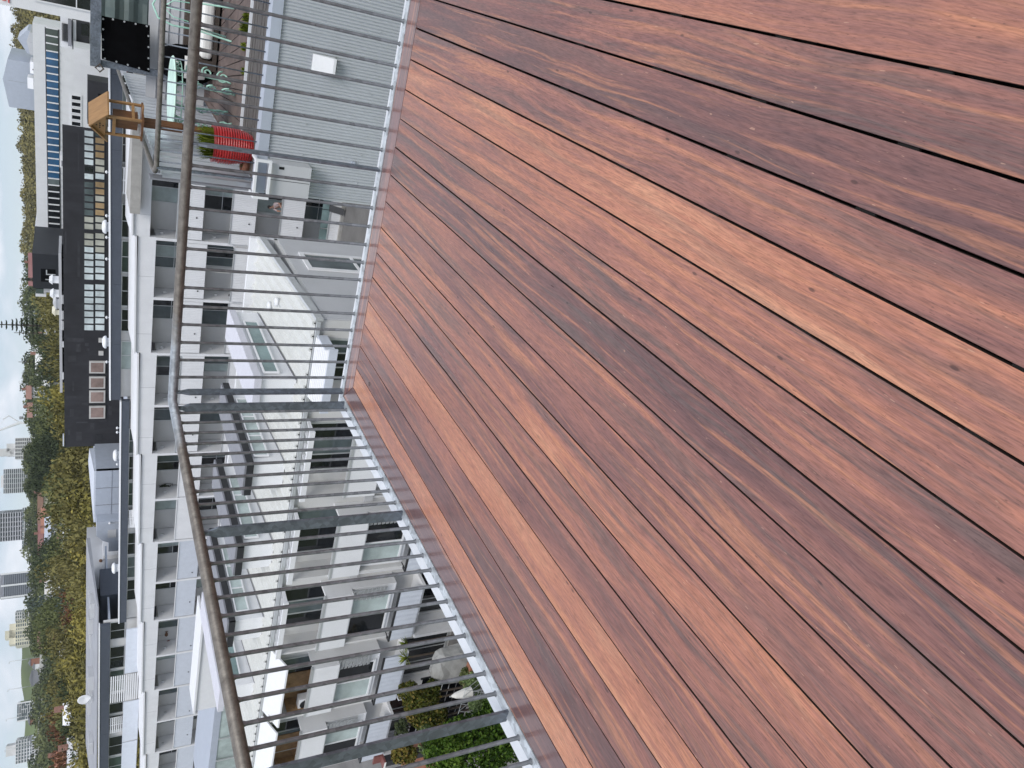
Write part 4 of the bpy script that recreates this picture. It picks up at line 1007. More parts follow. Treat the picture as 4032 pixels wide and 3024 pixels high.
# ================================================================== courtyard things at lower left
def leaf_cloud(name, lobes, n, size, mt, seed, inner=.55, flat=.6):
    r = np.random.default_rng(seed); lob = np.array(lobes, float)
    vol = lob[:, 3] * lob[:, 4] * lob[:, 5]; idx = r.choice(len(lob), n, p=vol ** .67 / (vol ** .67).sum())
    d = r.normal(size=(n, 3)); d /= np.linalg.norm(d, axis=1)[:, None]
    rad = inner + (1.06 - inner) * r.random(n) ** .6
    c = lob[idx, :3] + d * lob[idx, 3:] * rad[:, None]
    nrm = d + r.normal(scale=.55, size=(n, 3)) + np.array([0, 0, .25]); nrm /= np.linalg.norm(nrm, axis=1)[:, None]
    tt = np.cross(nrm, r.normal(size=(n, 3))); tt /= np.linalg.norm(tt, axis=1)[:, None]; bb = np.cross(nrm, tt)
    s = size * r.uniform(.55, 1.25, n)[:, None]
    P = np.stack([c - tt * s, c - bb * s * flat + nrm * s * .12, c + tt * s, c + bb * s * flat + nrm * s * .12], 1).reshape(-1, 3)
    me = bpy.data.meshes.new(name); me.from_pydata(P.tolist(), [], np.arange(4 * n).reshape(n, 4).tolist()); me.update(); me.materials.append(mt)
    hgt = (c[:, 2] - c[:, 2].min()) / max(1e-6, np.ptp(c[:, 2]))
    tint = np.clip(r.normal(.5, .2, n) + .0 * hgt + .25 * (r.random(len(lob))[idx] - .5) + .12 * (hgt - .5), 0, 1)
    a_ = me.attributes.new('tint', 'FLOAT', 'POINT'); a_.data.foreach_set('value', np.repeat(tint, 4).astype(np.float32))
    return me
def lobes(r, h0, h1, rw, n, lr=(.32, .55), seed=1):
    q = random.Random(seed); L_ = [(0, 0, (h0 + h1) / 2, rw * .7, rw * .7, (h1 - h0) * .42)]
    for _ in range(n):
        g = q.random() * 6.283; rr = rw * q.uniform(.3, .78); z = q.uniform(h0 + (h1 - h0) * .18, h1 - (h1 - h0) * .14); s = rw * q.uniform(*lr)
        L_.append((rr * math.cos(g), rr * math.sin(g), z, s, s, s * q.uniform(.65, .9)))
    return L_
def trunk_mesh(h, r0, seed, limbs=5, spread=.5):
    q = random.Random(seed); b = MB(); top = Vector((q.gauss(0, .05) * h, q.gauss(0, .05) * h, h * .62))
    b.tube([(0, 0, 0), (top.x * .4, top.y * .4, h * .25), tuple(top)], [r0, r0 * .8, r0 * .5], 8)
    for i in range(limbs):
        g = 6.283 * i / limbs + q.random(); z = h * q.uniform(.32, .58); s = Vector((top.x * z / h, top.y * z / h, z))
        e_ = s + Vector((math.cos(g) * h * spread * .5, math.sin(g) * h * spread * .5, h * q.uniform(.2, .38)))
        b.tube([s, s.lerp(e_, .5) + Vector((0, 0, h * .03)), e_], [r0 * .42, r0 * .3, r0 * .12], 6)
    return b.mesh('trunk', M['bark'], True)
GZ = -12.35
def shrub(X, Y, y, w, h, n, size, lf, seed, name, label, base=None):
    c = at(X, Y, y=y); z0 = GZ if base is None else base
    t = thing(name, label, 'shrub', (c.x, y, z0))
    top = c.z - z0
    put('foliage', leaf_cloud('foliage', lobes(1, top - h, top, w, 9, seed=seed), n, size, LEAF[lf], seed), t)
    b = MB()
    for q in range(4): b.tube([(.08 * math.cos(q * 1.6), .08 * math.sin(q * 1.6), 0), (.25 * w * math.cos(q * 1.6), .25 * w * math.sin(q * 1.6), top - h * .5)], [.05, .02], 6)
    b.build('stem', M['bark'], t)
shrub(1590, 2765, 17.0, .62, 1.5, 3600, .065, 'amber', 11, 'garden_shrub', 'dark green shrub with amber tips right of the thick railing post')
shrub(1605, 2840, 16.6, .62, 1.7, 3800, .065, 'amber', 18, 'garden_shrub', 'amber-tipped shrub just right of the thick railing post, beside the black screen')
shrub(1650, 2995, 13.4, 1.35, 3.6, 13000, .065, 'bright', 12, 'garden_shrub', 'large bright green leafy shrub at the left edge, nearest below the railing')
shrub(1700, 2910, 13.9, .7, 2.6, 5200, .065, 'bright', 19, 'garden_shrub', 'bright green shrub under the thick railing post')
shrub(1640, 2950, 15.0, .55, 1.4, 2800, .06, 'sage', 13, 'garden_shrub', 'pale green shrub above the large bright one')
shrub(1533, 2985, 17.0, .5, 1.2, 2000, .065, 'amber', 14, 'garden_shrub', 'brownish green shrub at the left edge above the pale one')
shrub(1822, 2700, 16.2, .42, .7, 1700, .05, 'sage', 15, 'garden_shrub', 'small pale sage bush at the flashing, right of the closed white parasol')
shrub(1842, 2787, 15.2, .40, .85, 1900, .05, 'sage', 16, 'garden_shrub', 'pale sage bush at the flashing, left of the closed white parasol')
shrub(1555, 2875, 18.4, .3, .6, 900, .05, 'dark', 17, 'garden_shrub', 'tiny dark green bush by the terracotta wall')
for i, (X, Y, yy, lab) in enumerate(((1608, 2535, 19.0, 'spiky yucca plant under the ribbed balustrade, right one of two'), (1603, 2590, 19.0, 'spiky yucca plant under the ribbed balustrade, left one of two'))):
    c = at(X, Y, y=yy); t = thing('yucca_plant', lab, 'plant', (c.x, yy, c.z - .25))
    b = MB(); r = random.Random(i)
    for q in range(34):
        g = r.random() * 6.283; el = r.uniform(.1, 1.3); d = Vector((math.cos(g) * math.cos(el), math.sin(g) * math.cos(el), math.sin(el))); s = Vector((-math.sin(g), math.cos(g), 0)) * .022
        b.quad(-s, s, d * .24 + s, d * .24 - s).quad(d * .24 - s, d * .24 + s, d * .45 - Vector((0, 0, .06)))
    put('leaf_rosette', add_tint(b.mesh('leaf_rosette', LEAF['spike']), 7, i), t, (0, 0, .25))
    MB().tube([(0, 0, GZ - (c.z - .25)), (0, 0, .26)], .04, 8).build('stem', M['bark'], t)
bc = at(1755, 2620, y=17.6); bq = thing('covered_barbecue', 'large barbecue under a crumpled grey fabric cover in the courtyard', 'barbecue', (bc.x, 17.6, bc.z - .6))
b = MB(); r = random.Random(3); NXX, NZZ = 20, 9
prof_ = [(.82, 0), (.80, .3), (.76, .6), (.74, .85), (.66, 1.0), (.42, 1.12), (.15, 1.16)]
for (rr, h_) in prof_:
    for j in range(NXX):
        g = 6.283 * j / NXX; ex = abs(math.cos(g)) ** .6 * math.copysign(1, math.cos(g)); ey = abs(math.sin(g)) ** .6 * math.copysign(1, math.sin(g))
        b.v.append((rr * ex * 1.0 + r.gauss(0, .025), rr * ey * .5 + r.gauss(0, .02), h_ + r.gauss(0, .02)))
for i in range(len(prof_) - 1):
    for j in range(NXX): b.f.append((i * NXX + j, i * NXX + (j + 1) % NXX, (i + 1) * NXX + (j + 1) % NXX, (i + 1) * NXX + j))
b.f.append(tuple((len(prof_) - 1) * NXX + j for j in range(NXX)))
b.build('cover', M['cover'], bq)
MB().box(-.7, .7, -.3, .3, GZ - (bc.z - .6), -.001).build('stand', M['alu_dark'], bq)
uc = at(1808, 2735, y=15.8); um = thing('courtyard_parasol', 'closed white parasol standing among wire frames in the courtyard', 'parasol', (uc.x, 15.8, uc.z - 1.2))
MB().lathe([(.19, .75), (.17, 1.0), (.1, 1.35), (.03, 1.5), (0, 1.52)], n=9).build('canopy', M['cushion'], um)
MB().tube([(0, 0, GZ - uc.z + 1.2), (0, 0, 1.56)], .025, 8).build('pole', M['alu'], um)
wf = thing('wire_stand', 'thin folding wire drying stand round the closed white parasol', 'drying rack', (uc.x - .2, 15.6, uc.z - .5))
b = MB()
for q in range(4):
    g = q * .5
    b.tube([(-.55 + .35 * q, -.3, -.5), (-.4 + .35 * q, .0, .45), (-.2 + .35 * q, .35, -.5)], .010, 5)
b.tube([(-.6, 0, .45), (.7, 0, .45)], .010, 5).tube([(-.6, -.3, -.5), (.7, -.3, -.5)], .010, 5).tube([(-.6, .35, -.5), (.7, .35, -.5)], .010, 5).tube([(-.6, -.15, 0), (.7, -.15, 0)], .010, 5)
b.build('wire_frame', M['alu'], wf)
sb = thing('slatted_screen', 'black slatted courtyard screen behind the amber-tipped shrub', 'screen', (0, 0, 0))
s0 = at(1660, 2680, y=18.2); s1 = at(1800, 2860, y=18.2)
nn_ = 9
for q in range(nn_): MB().box(s1.x, s0.x, 18.2, 18.24, s1.z - .6 + (s0.z - s1.z + .6) * q / nn_, s1.z - .6 + (s0.z - s1.z + .6) * (q + .8) / nn_).build('slat', M['shade_black'], sb)
for x in (s1.x, (s0.x + s1.x) / 2, s0.x): MB().box(x - .03, x + .03, 18.241, 18.30, GZ, s0.z).build('post', M['alu_dark'], sb)
tw = tag(MB().box(-30.5, -27.2, 18.9, 19.05, GZ, -10.6).build('terracotta_wall', M['terracotta']), 'low terracotta garden wall behind the courtyard shrubs', 'wall')
tp2 = at(1690, 2990, y=18.5)
rc = thing('red_seat', 'red and white folded garden seat at the left edge under the post', 'chair', (at(1465, 3010, y=18.4).x, 18.4, at(1465, 3010, y=18.4).z - .5))
MB().box(-.2, .2, -.2, .2, .0, .08).build('seat', M['rust_roof'], rc); MB().box(-.2, .2, .12, .2, .081, .4).build('backrest', M['rust_roof'], rc); MB().box(-.21, .21, -.215, -.202, .0, .07).build('trim', M['cushion'], rc)
MB().box(-.15, .15, -.15, .15, GZ - (at(1465, 3010, y=18.4).z - .5), -.001).build('base', M['alu_dark'], rc)
tp3 = at(1830, 2660, y=16.5)
tpo = thing('terracotta_trough', 'orange terracotta trough at the foot of the covered barbecue', 'planter', (tp3.x, 16.5, tp3.z - .2))
MB().box(-.5, .5, -.15, .15, GZ - tp3.z + .2, .15).build('trough', M['terracotta'], tpo)
put('planting', leaf_cloud('planting', [(0, 0, .25, .42, .14, .14)], 300, .05, LEAF['green'], 5), tpo)

# ================================================================== middle distance
def rect(X0, Y0, X1, Y1, y):
    """x range and z range of the upright rectangle seen between two photo corners on plane y (X down, Y leftwards)"""
    a_ = at((X0 + X1) / 2, Y0, y=y); b_ = at((X0 + X1) / 2, Y1, y=y); a_.z = at(X0, (Y0 + Y1) / 2, y=y).z; b_.z = at(X1, (Y0 + Y1) / 2, y=y).z
    return min(a_.x, b_.x), max(a_.x, b_.x), min(a_.z, b_.z), max(a_.z, b_.z)
def slab(parent, name, X0, Y0, X1, Y1, y, dep, mt, zlow=None):
    x0, x1, z0, z1 = rect(X0, Y0, X1, Y1, y)
    return MB().box(x0, x1, y, y + dep, z0 if zlow is None else zlow, z1).build(name, M[mt], parent)

# charcoal office building
DY = 62.0
dbd = thing('charcoal_building', 'long charcoal rendered office building with gridded windows behind the white apartments', 'building')
x0, x1, z0, z1 = rect(250, 503, 440, 1757, DY)
MB().hexa([(x0, DY, -13), (x1, DY, -13), (x1 - 2.0, DY + 8, -13), (x0 + 2, DY + 8, -13), (x0, DY, z1), (x1, DY, z1), (x1 - 2.0, DY + 8, z1), (x0 + 2, DY + 8, z1)]).build('wall', M['charcoal'], dbd)
x0, x1, z0, z1 = rect(345, 325, 470, 497, DY - 1.5)
MB().box(x0, x1, DY - 1.5, DY + .6, -13, z1).build('low_wing', M['charcoal'], dbd)
slab(dbd, 'wing_door', 386, 400, 430, 372, DY - 1.53, .03, 'shade_black')
groups = [(511, 708, 7), (713, 905, 7), (915, 1103, 7), (1116, 1302, 7)]
PT = ['gl_blind', 'gl_pale', 'gl_sand', 'gl_beige', 'gl_green']
seq = [['gl_blind', 'gl_blind', 'gl_blind', 'gl_blind', 'gl_blind', 'gl_dark', 'gl_blind', 'gl_green', 'gl_beige', 'gl_beige', 'gl_beige', 'gl_sand', 'gl_sand', 'gl_blind'],
       ['gl_mid', 'gl_mid', 'gl_mid', 'gl_mid', 'gl_mid', 'gl_sand', 'gl_sand', 'gl_beige', 'gl_beige', 'gl_sand', 'gl_beige', 'gl_beige', 'gl_sand', 'gl_sand'],
       ['gl_sand', 'gl_sand', 'gl_blind', 'gl_blind', 'gl_blind', 'gl_blind', 'gl_blind', 'gl_sand', 'gl_sand', 'gl_sand', 'gl_blind', 'gl_blind', 'gl_blind', 'gl_blind'],
       ['gl_blind'] * 14]
for gi, (ya, yb, n) in enumerate(groups):
    for c in range(n):
        for r in range(2):
            Ya = ya + (yb - ya) * c / n; Yb = ya + (yb - ya) * (c + 1) / n; Xa = 329 + 43 * r; Xb = Xa + 42
            x0, x1, z0, z1 = rect(Xa, Ya + .9, Xb, Yb - .9, DY)
            p = MB().box(x0, x1, DY - .05, DY - .006, z0 + .02, z1 - .02).build('window', M['alu_dark'], dbd)
            MB().box(x0 + .05, x1 - .05, DY - .062, DY - .052, z0 + .06, z1 - .06).build('pane', M[seq[gi][r * 7 + c]], p)
for ya, yb in ((1420, 1467), (1481, 1527), (1536, 1583), (1597, 1645)):
    x0, x1, z0, z1 = rect(351, ya, 414, yb, DY)
    p = MB().box(x0, x1, DY - .14, DY - .006, z0, z1).build('window', M['curtain'], dbd)
    MB().box(x0 + .12, x1 - .12, DY - .155, DY - .142, z0 + .12, z1 - .12).build('pane', M['gl_mauve'], p)
for ya, yb in ((1330, 1347), (1381, 1398)):
    x0, x1, z0, z1 = rect(388, ya, 407, yb, DY); MB().box(x0, x1, DY - .08, DY - .006, z0, z1).build('small_window', M['curtain'], dbd)
M['patch'] = mat('render_patch', (.034, .034, .039), .85, var=.3, scale=2)
for i, (Xa, Ya, Xb, Yb) in enumerate(((262, 1330, 330, 1345), (300, 1355, 318, 1385), (335, 1350, 350, 1362), (340, 1372, 352, 1382), (268, 1400, 300, 1425), (285, 1500, 292, 1540), (262, 1560, 300, 1566), (322, 1585, 345, 1596), (275, 1610, 290, 1640), (300, 1660, 345, 1666), (268, 1690, 276, 1712), (355, 1665, 372, 1690), (390, 1655, 420, 1660), (420, 1600, 440, 1635), (300, 1700, 322, 1735), (256, 905, 262, 1000), (306, 520, 312, 700), (305, 950, 315, 1090))):
    x0, x1, z0, z1 = rect(Xa, Ya, Xb, Yb, DY); MB().box(x0, x1, DY - .008 - .0015 * (i % 3), DY - .001, z0, z1).build('render_patch', M['patch'], dbd)
x0, x1, z0, z1 = rect(235, 612, 249, 660, DY + .6); ru = thing('rooftop_unit', 'white rooftop air conditioning unit on the charcoal building below the blue windows', 'air conditioner')
MB().box(x0, x1, DY + .6, DY + 1.8, z0 - .3, z1).build('casing', M['white2'], ru); MB().box(x0 + .1, x0 + .5, DY + .58, DY + .598, z0, z1 - .1).build('grille', M['lid_grey'], ru)
x0, x1, z0, z1 = rect(1300, 812, 1345, 838, 43.6); aw = thing('open_window_sash', 'dark awning window sash propped open low on the white apartments', 'window')
MB().hexa([(x0, 43.2, z0), (x1, 43.2, z0), (x1, 43.26, z0), (x0, 43.26, z0), (x0, 43.75, z1), (x1, 43.75, z1), (x1, 43.81, z1), (x0, 43.81, z1)]).build('sash', M['alu_dark'], aw); MB().box(x0 + .03, x0 + .06, 43.3, 43.9, z0 + .05, z0 + .08).build('stay', M['alu'], aw)
slab(dbd, 'vent_grille', 380, 1713, 400, 1732, DY - .05, .04, 'dark_trim')
slab(dbd, 'parapet_cap', 247, 1715, 252, 1757, DY - .1, .3, 'pale_blue')
# steel roof canopy and plant above it
cn = thing('roof_canopy', 'long thin grey roof canopy above the charcoal building', 'canopy')
x0, x1, z0, z1 = rect(233, 998, 244, 1546, DY + 4)
MB().box(x0, x1, DY + 4, DY + 8, z0, z1).build('beam', M['grey_wall'], cn)
for q in range(9):
    xx = x0 + (x1 - x0) * (q + .3) / 9; MB().box(xx, xx + .12, DY + 5, DY + 5.2, z0 - 1.2, z0 - .002).build('post', M['alu_dark'], cn)
MB().box(x0, x1, DY + 6, DY + 6.1, z0 - 1.2, z0 - .003).build('rear_wall', M['shade_black'], cn)
for ya, yb in ((1160, 1195), (1222, 1256), (1262, 1298)):
    a0, a1, b0, b1 = rect(240, ya, 252, yb, DY + 3.9)
    for r in range(5): MB().box(a0, a1, DY + 3.8, DY + 3.85, b0 + (b1 - b0) * r / 5, b0 + (b1 - b0) * (r + .6) / 5).build('louvre_blade', M['white2'], cn)
for i, (Xa, Ya, Xb, Yb, mt_, lab) in enumerate(((218, 1222, 234, 1240, 'cream', 'cream boxy cowl on the roof canopy'), (210, 1160, 232, 1170, 'white2', 'white vertical duct on the roof canopy'), (222, 1178, 234, 1215, 'grey_wall', 'grey plant unit on the roof canopy'), (207, 1105, 230, 1115, 'white2', 'white rooftop cabinet left of the black cube'))):
    x0, x1, z0, z1 = rect(Xa, Ya, Xb, Yb, DY + 6); b = MB().box(x0, x1, DY + 6, DY + 7, z0 - .05, z1)
    b.prism([(x0 - .1, z1 + .001), (x1 + .1, z1 + .001), ((x0 + x1) / 2, z1 + .25)], 1, DY + 5.9, DY + 7.1)
    tag(b.build('roof_plant', M[mt_]), lab, 'roof plant')
for ya, yb in ((1346, 1368), (1468, 1494)):
    x0, x1, z0, z1 = rect(245, ya, 251, yb, DY + 2)
    b = MB().box(x0, x1, DY + 2, DY + 2.1, z0, z0 + .06).box(x0, x1, DY + 2, DY + 2.1, z1 - .06, z1).box(x0, x0 + .08, DY + 2, DY + 2.1, z0 + .06, z1 - .06).box(x1 - .08, x1, DY + 2, DY + 2.1, z0 + .06, z1 - .06)
    tag(b.build('roof_light', M['white2']), 'small white-framed rooflight on the charcoal building, ' + ('right one' if ya < 1400 else 'left one'), 'rooflight')

# white office with the blue ribbon window
BY = 95.0
bb_ = thing('white_office', 'long white office building with a ribbon of blue windows', 'building')
xa, xb, z0, z1 = rect(137, 905, 275, 104, BY)
MB().box(xa, xb, BY, BY + 5, -13, z1).build('wall', M['white'], bb_)
xs0, xs1, s0_, s1_ = rect(187, 903, 231, 112, BY)
MB().box(xs0, xs1, BY - .06, BY - .003, s0_ - .1, s1_ + .1).build('window_surround', M['alu_dark'], bb_)
npan = 29
for i in range(npan):
    a0 = xs1 - (xs1 - xs0) * i / npan; a1 = xs1 - (xs1 - xs0) * (i + 1) / npan
    pn = 'gl_green' if i < 3 else ('gl_blue' if i < 21 else ('gl_mid' if i == 21 else 'gl_dark'))
    o = MB().box(a1 + .04, a0 - .04, BY - .10, BY - .062, s0_, s1_).build('window', M[pn], bb_)
    MB().box(a0 - .06, a0 + .06, BY - .2, BY - .101, s0_ - .02, s1_ + .02).build('mullion', M['white2'], o)
x0, x1, z0, z1 = rect(278, 500, 322, 372, BY - .0)
for i in range(5):
    a0 = x1 - (x1 - x0) * i / 5
    window(bb_, a0 - (x1 - x0) / 10, BY - .01, (z0 + z1) / 2, (x1 - x0) / 5 - .05, z1 - z0, 1, 1, 'gl_dark', 'white2', .12)
# slanting return at its left end; its shade is painted as grey
a_ = at(137, 905, y=BY); c_ = at(150, 988, y=BY + 6)
zt0, zt1 = a_.z, at(150, 988, y=BY + 6).z
MB().hexa([(c_.x, BY + 6, -13), (xa - .01, BY, -13), (xa - .01, BY + 10, -13), (c_.x, BY + 10, -13), (c_.x, BY + 6, zt1), (xa - .01, BY, zt0), (xa - .01, BY + 10, zt0), (c_.x, BY + 10, zt1)]).build('side_wing', M['grey_wall'], bb_)
p0, p1 = at(195, 925, y=BY + .8), at(220, 978, y=BY + 4.8)
dv = Vector((c_.x - xa, 6, 0)).normalized(); nv = Vector((dv.y, -dv.x, 0)) * -1
if nv.y > 0: nv = -nv
def wing(s_, z): return Vector((xa, BY, z)) + dv * s_ + nv * .06
ln_ = math.hypot(c_.x - xa, 6)
MB().quad(wing(ln_ * .2, p1.z), wing(ln_ * .9, p1.z), wing(ln_ * .9, p0.z), wing(ln_ * .2, p0.z)).build('side_window', M['gl_mid'], bb_)
# roof plant on it
def plant(X0, Y0, X1, Y1, y, dep, mt_, lab, slope=0):
    x0, x1, z0, z1 = rect(X0, Y0, X1, Y1, y); t = thing('plant_room', lab, 'plant room')
    MB().prism([(x0, z0 - 1), (x1, z0 - 1), (x1, z1), ((x0 + x1) / 2 + (x1 - x0) * .07, z1 + slope), (x0, z1)], 1, y, y + dep).build('casing', M[mt_], t)
    MB().box(x0 + (x1 - x0) * .56, x0 + (x1 - x0) * .565, y - .01, y - .002, z0, z1).build('panel_joint', M['lid_grey'], t)
plant(33, 428, 138, 242, BY + 9, 8, 'grey_blue', 'tall grey-blue plant room with a low pitched top on the white office', .5)
plant(118, 217, 140, 130, BY + 6, 6, 'grey_wall', 'low grey plant room beside the trees at the right end of the white office', .3)
plant(108, 212, 118, 120, BY + 8, 5, 'grey_blue', 'pale hipped rooftop unit behind the low grey plant room', .9)
x0, x1, z0, z1 = rect(108, 350, 139, 308, BY + 5); gt = thing('roof_gantry', 'white rooftop tank on a braced steel gantry on the office roof', 'tank')
MB().box(x0, x1, BY + 5, BY + 7, z1 - .55, z1).build('tank', M['white2'], gt)
b = MB()
for q in range(4): b.tube([(x0 + (x1 - x0) * q / 3, BY + 5, z0), (x0 + (x1 - x0) * q / 3, BY + 5, z1 - .56)], .05, 5)
b.tube([(x0, BY + 5, z0), (x1, BY + 5, z1 - .6)], .04, 5).tube([(x1, BY + 5, z0), (x0, BY + 5, z1 - .6)], .04, 5)
b.build('gantry_frame', M['alu'], gt)
x0, x1, z0, z1 = rect(118, 290, 139, 245, BY + 5); tn = thing('roof_tent', 'white rooftop shelter with a dark triangular opening', 'shelter')
MB().box(x0, x1, BY + 5, BY + 8, z0, z1).build('shelter', M['white2'], tn); MB().quad((x0 + .2, BY + 4.98, z0), (x0 + (x1 - x0) * .6, BY + 4.98, z0), (x0 + (x1 - x0) * .35, BY + 4.98, z1 - .2)).build('opening', M['shade_black'], tn)

# tall white block at the right edge with a red sign
wl_ = thing('tall_white_block', 'tall pale grey block cut by the right edge, red sign at its top', 'building')
e0 = at(335, 84, y=34)
MB().box(e0.x, e0.x + 9, 34, 44, -13, 9).build('wall', M['white'], wl_)
for q in range(3):
    x0, x1, z0, z1 = rect(270, 22, 332, 2, 34)
    window(wl_, (x0 + x1) / 2 + .2 + .85 * q, 33.99, (z0 + z1) / 2, .8, 2.6, 1, 2, 'gl_dark', 'white2', .05)
sg = at(8, 6, y=33.98)
b = MB()
for s_ in range(3):
    b.tube([(sg.x + .1 + .15 * s_ + .055 * math.cos(g * .5), 33.97, sg.z - .05 + .07 * math.sin(g * .5)) for g in range(10)], .015, 5)
b.tube([(sg.x, 33.97, sg.z - .2), (sg.x + .5, 33.97, sg.z - .17)], .02, 5)
b.build('sign_script', M['sign_red'], wl_)
# lower grey roofs, dark windows and louvre between it and the office
mg = thing('grey_annexe', 'grey annexe with louvred vent and dark balcony windows behind the black shade mesh', 'building')
slab(mg, 'wall', 238, 62, 420, 200, 70, 10, 'white', -13)
x0, x1, z0, z1 = rect(242, 92, 266, 162, 69.9)
for r in range(6): MB().box(x0, x1, 69.85, 69.95, z0 + (z1 - z0) * r / 6, z0 + (z1 - z0) * (r + .65) / 6).build('louvre_blade', M['alu_dark'], mg)
slab(mg, 'dark_storey', 285, 80, 352, 200, 69.5, .45, 'alu_dark')
slab(mg, 'roof_edge', 268, 80, 281, 182, 69.0, .9, 'lid_grey'); slab(mg, 'roof_edge', 288, 80, 300, 195, 69.2, .2, 'grey_wall')
for q in range(2): slab(mg, 'window', 318, 168 + 14 * q, 350, 180 + 14 * q, 69.4, .05, 'gl_mid')
slab(mg, 'window', 320, 95, 350, 145, 69.4, .05, 'gl_dark')
slab(mg, 'side_wall', 290, 198, 420, 350, 66.0, 3, 'white', -13)
# garage with the white pick-up and a small car in front of the office
car = thing('parked_car', 'small white hatchback parked above the pick-up, red tail lamps', 'car')
for i, (X0, Y0, X1, Y1, y, lab) in enumerate(((452, 305, 478, 352, 48.0, None), (478, 284, 520, 362, 44.0, None))):
    x0, x1, z0, z1 = rect(X0, Y0, X1, Y1, y)
    t = car if i == 0 else thing('pickup_truck', 'white pick-up truck parked beyond the end of the zinc screen', 'truck')
    h = z1 - z0; w = x1 - x0
    MB().prism([(x0, z0 + .12 * h), (x1, z0 + .12 * h), (x1, z0 + .55 * h), (x1 - w * .18, z1), (x0 + w * (.2 if i == 0 else .45), z1), (x0 + w * (.05 if i == 0 else .4), z0 + .58 * h), (x0, z0 + .55 * h)], 1, y, y + 1.7).build('body', M['car'], t)
    MB().prism([(x1 - w * .06, z0 + .58 * h), (x1 - w * .2, z1 - .08 * h), (x0 + w * (.26 if i == 0 else .5), z1 - .08 * h), (x0 + w * (.14 if i == 0 else .47), z0 + .6 * h)], 1, y - .02, y - .003).build('side_window', M['gl_dark'], t)
    for xx in (x0 + w * .2, x1 - w * .2):
        MB().lathe([(0, -.03), (.28, -.03), (.3, .0), (.3, .2)], c=(xx, y - .0, z0 + .05 * h), axis=1, n=18).build('wheel', M['tyre'], t)
    MB().box(x0 - .03, x0 + .02, y - .02, y + .2, z0 + .35 * h, z0 + .52 * h).build('tail_lamp', M['tail'], t)
    MB().box(x1 - .02, x1 + .03, y - .02, y + .2, z0 + .35 * h, z0 + .52 * h).build('tail_lamp', M['tail'], t)
ck = structure(MB().box(-14, 6, 43.2, 52, rect(520, 284, 521, 362, 44)[2] - .5, rect(520, 284, 521, 362, 44)[2] - .02).build('car_park_deck', M['concrete']))

# black cube house with recessed opening
bk = thing('black_cube_house', 'black cube-shaped house with a recessed terrace door', 'house')
slab(bk, 'wall', 128, 1002, 260, 1137, 84, 8, 'slate', -13)
bk.children[0].data.materials[0] = mat('black_cladding', (.012, .014, .019), .55, var=.2, scale=1.5)
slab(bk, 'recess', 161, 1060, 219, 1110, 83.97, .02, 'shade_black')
x0, x1, z0, z1 = rect(181, 1064, 219, 1083, 83.9)
b = MB().box(x0, x1, 83.88, 83.94, z1 - .1, z1).box(x0, x0 + .1, 83.88, 83.94, z0, z1 - .1); b.build('door_frame', M['alu'], bk)
x0, x1, z0, z1 = rect(179, 1100, 219, 1103, 83.9); MB().box(x0, x1, 83.88, 83.94, z0, z1).build('door_frame', M['alu'], bk)
slab(bk, 'side_screen', 141, 1138, 172, 1156, 84.5, 4, 'gl_green'); slab(bk, 'side_wall', 172, 1138, 235, 1152, 84.5, 4, 'grey_wall')
slab(bk, 'chimney', 140, 1158, 182, 1168, 86, 1, 'white')

# grey workshop with ribbed side, grey annexe, white warehouse on the left
gw_ = thing('grey_workshop', 'pale grey workshop with a sloping roof and ribbed dark side wall', 'building')
x0, x1, z0, z1 = rect(376, 1853, 474, 2052, 58)
MB().box(x0, x1, 58, 66, -13, z1).build('wall', M['grey_blue'], gw_)
xs, _, _, _ = rect(376, 1760, 474, 1765, 60)
q0 = at(372, 1853, y=58); q1 = at(352, 1765, y=62)
MB().hexa([(x0, 58, z1), (x1, 58, z1 + .0), (q1.x, 62, z1), (x0, 67, z1), (x0, 58, z1 + .12), (x1, 58, z1 + .12), (q1.x, 62, q1.z), (x0, 67, q1.z)]).build('roof', M['pale_blue'], gw_)
n_ = 7
for i in range(n_):
    a_ = Vector((x1, 58, 0)).lerp(Vector((q1.x, 62, 0)), i / n_); c_ = Vector((x1, 58, 0)).lerp(Vector((q1.x, 62, 0)), (i + .7) / n_)
    zz = z1 + (q1.z - z1) * i / n_ * .2
    MB().hexa([(a_.x, a_.y, -13), (c_.x, c_.y, -13), (c_.x, c_.y + .3, -13), (a_.x, a_.y + .3, -13), (a_.x, a_.y, zz - .05), (c_.x, c_.y, zz - .05), (c_.x, c_.y + .3, zz - .05), (a_.x, a_.y + .3, zz - .05)]).build('ribbed_panel', M['tarp'], gw_)
for q in (1, 2): MB().box(x0, x1, 57.97, 57.995, z1 - 1.15 * q - .02, z1 - 1.15 * q).build('panel_joint', M['lid_grey'], gw_)
for q in (1, 2): MB().box(x0 + (x1 - x0) * q / 3, x0 + (x1 - x0) * q / 3 + .03, 57.965, 57.994, -6, z1).build('panel_joint', M['lid_grey'], gw_)
gh = thing('grey_house', 'grey rendered house with mansard corner and porch lamp', 'house')
x0, x1, z0, z1 = rect(380, 2053, 474, 2172, 57)
MB().prism([(x0, -13), (x1, -13), (x1, z1), (x0 + (x1 - x0) * .55, z1), (x0 + (x1 - x0) * .38, z1 - .45), (x0 + (x1 - x0) * .30, z1 - .9), (x0, z1 - .9)], 1, 57, 64).build('wall', M['grey_blue'], gh)
slab(gh, 'door', 424, 2087, 458, 2117, 56.95, .04, 'grey_wall')
c = at(432, 2060, y=56.9); MB().lathe([(0, -.1), (.08, -.07), (.1, 0), (.08, .07), (0, .1)], c=c, n=12).build('porch_lamp', M['white2'], gh, smooth=True); MB().box(c.x - .02, c.x + .02, 56.85, 56.9, c.z - 1, c.z - .1).build('lamp_post', M['alu'], gh)
ww = thing('white_warehouse', 'white rendered warehouse gable with a slanting dark pipe', 'building')
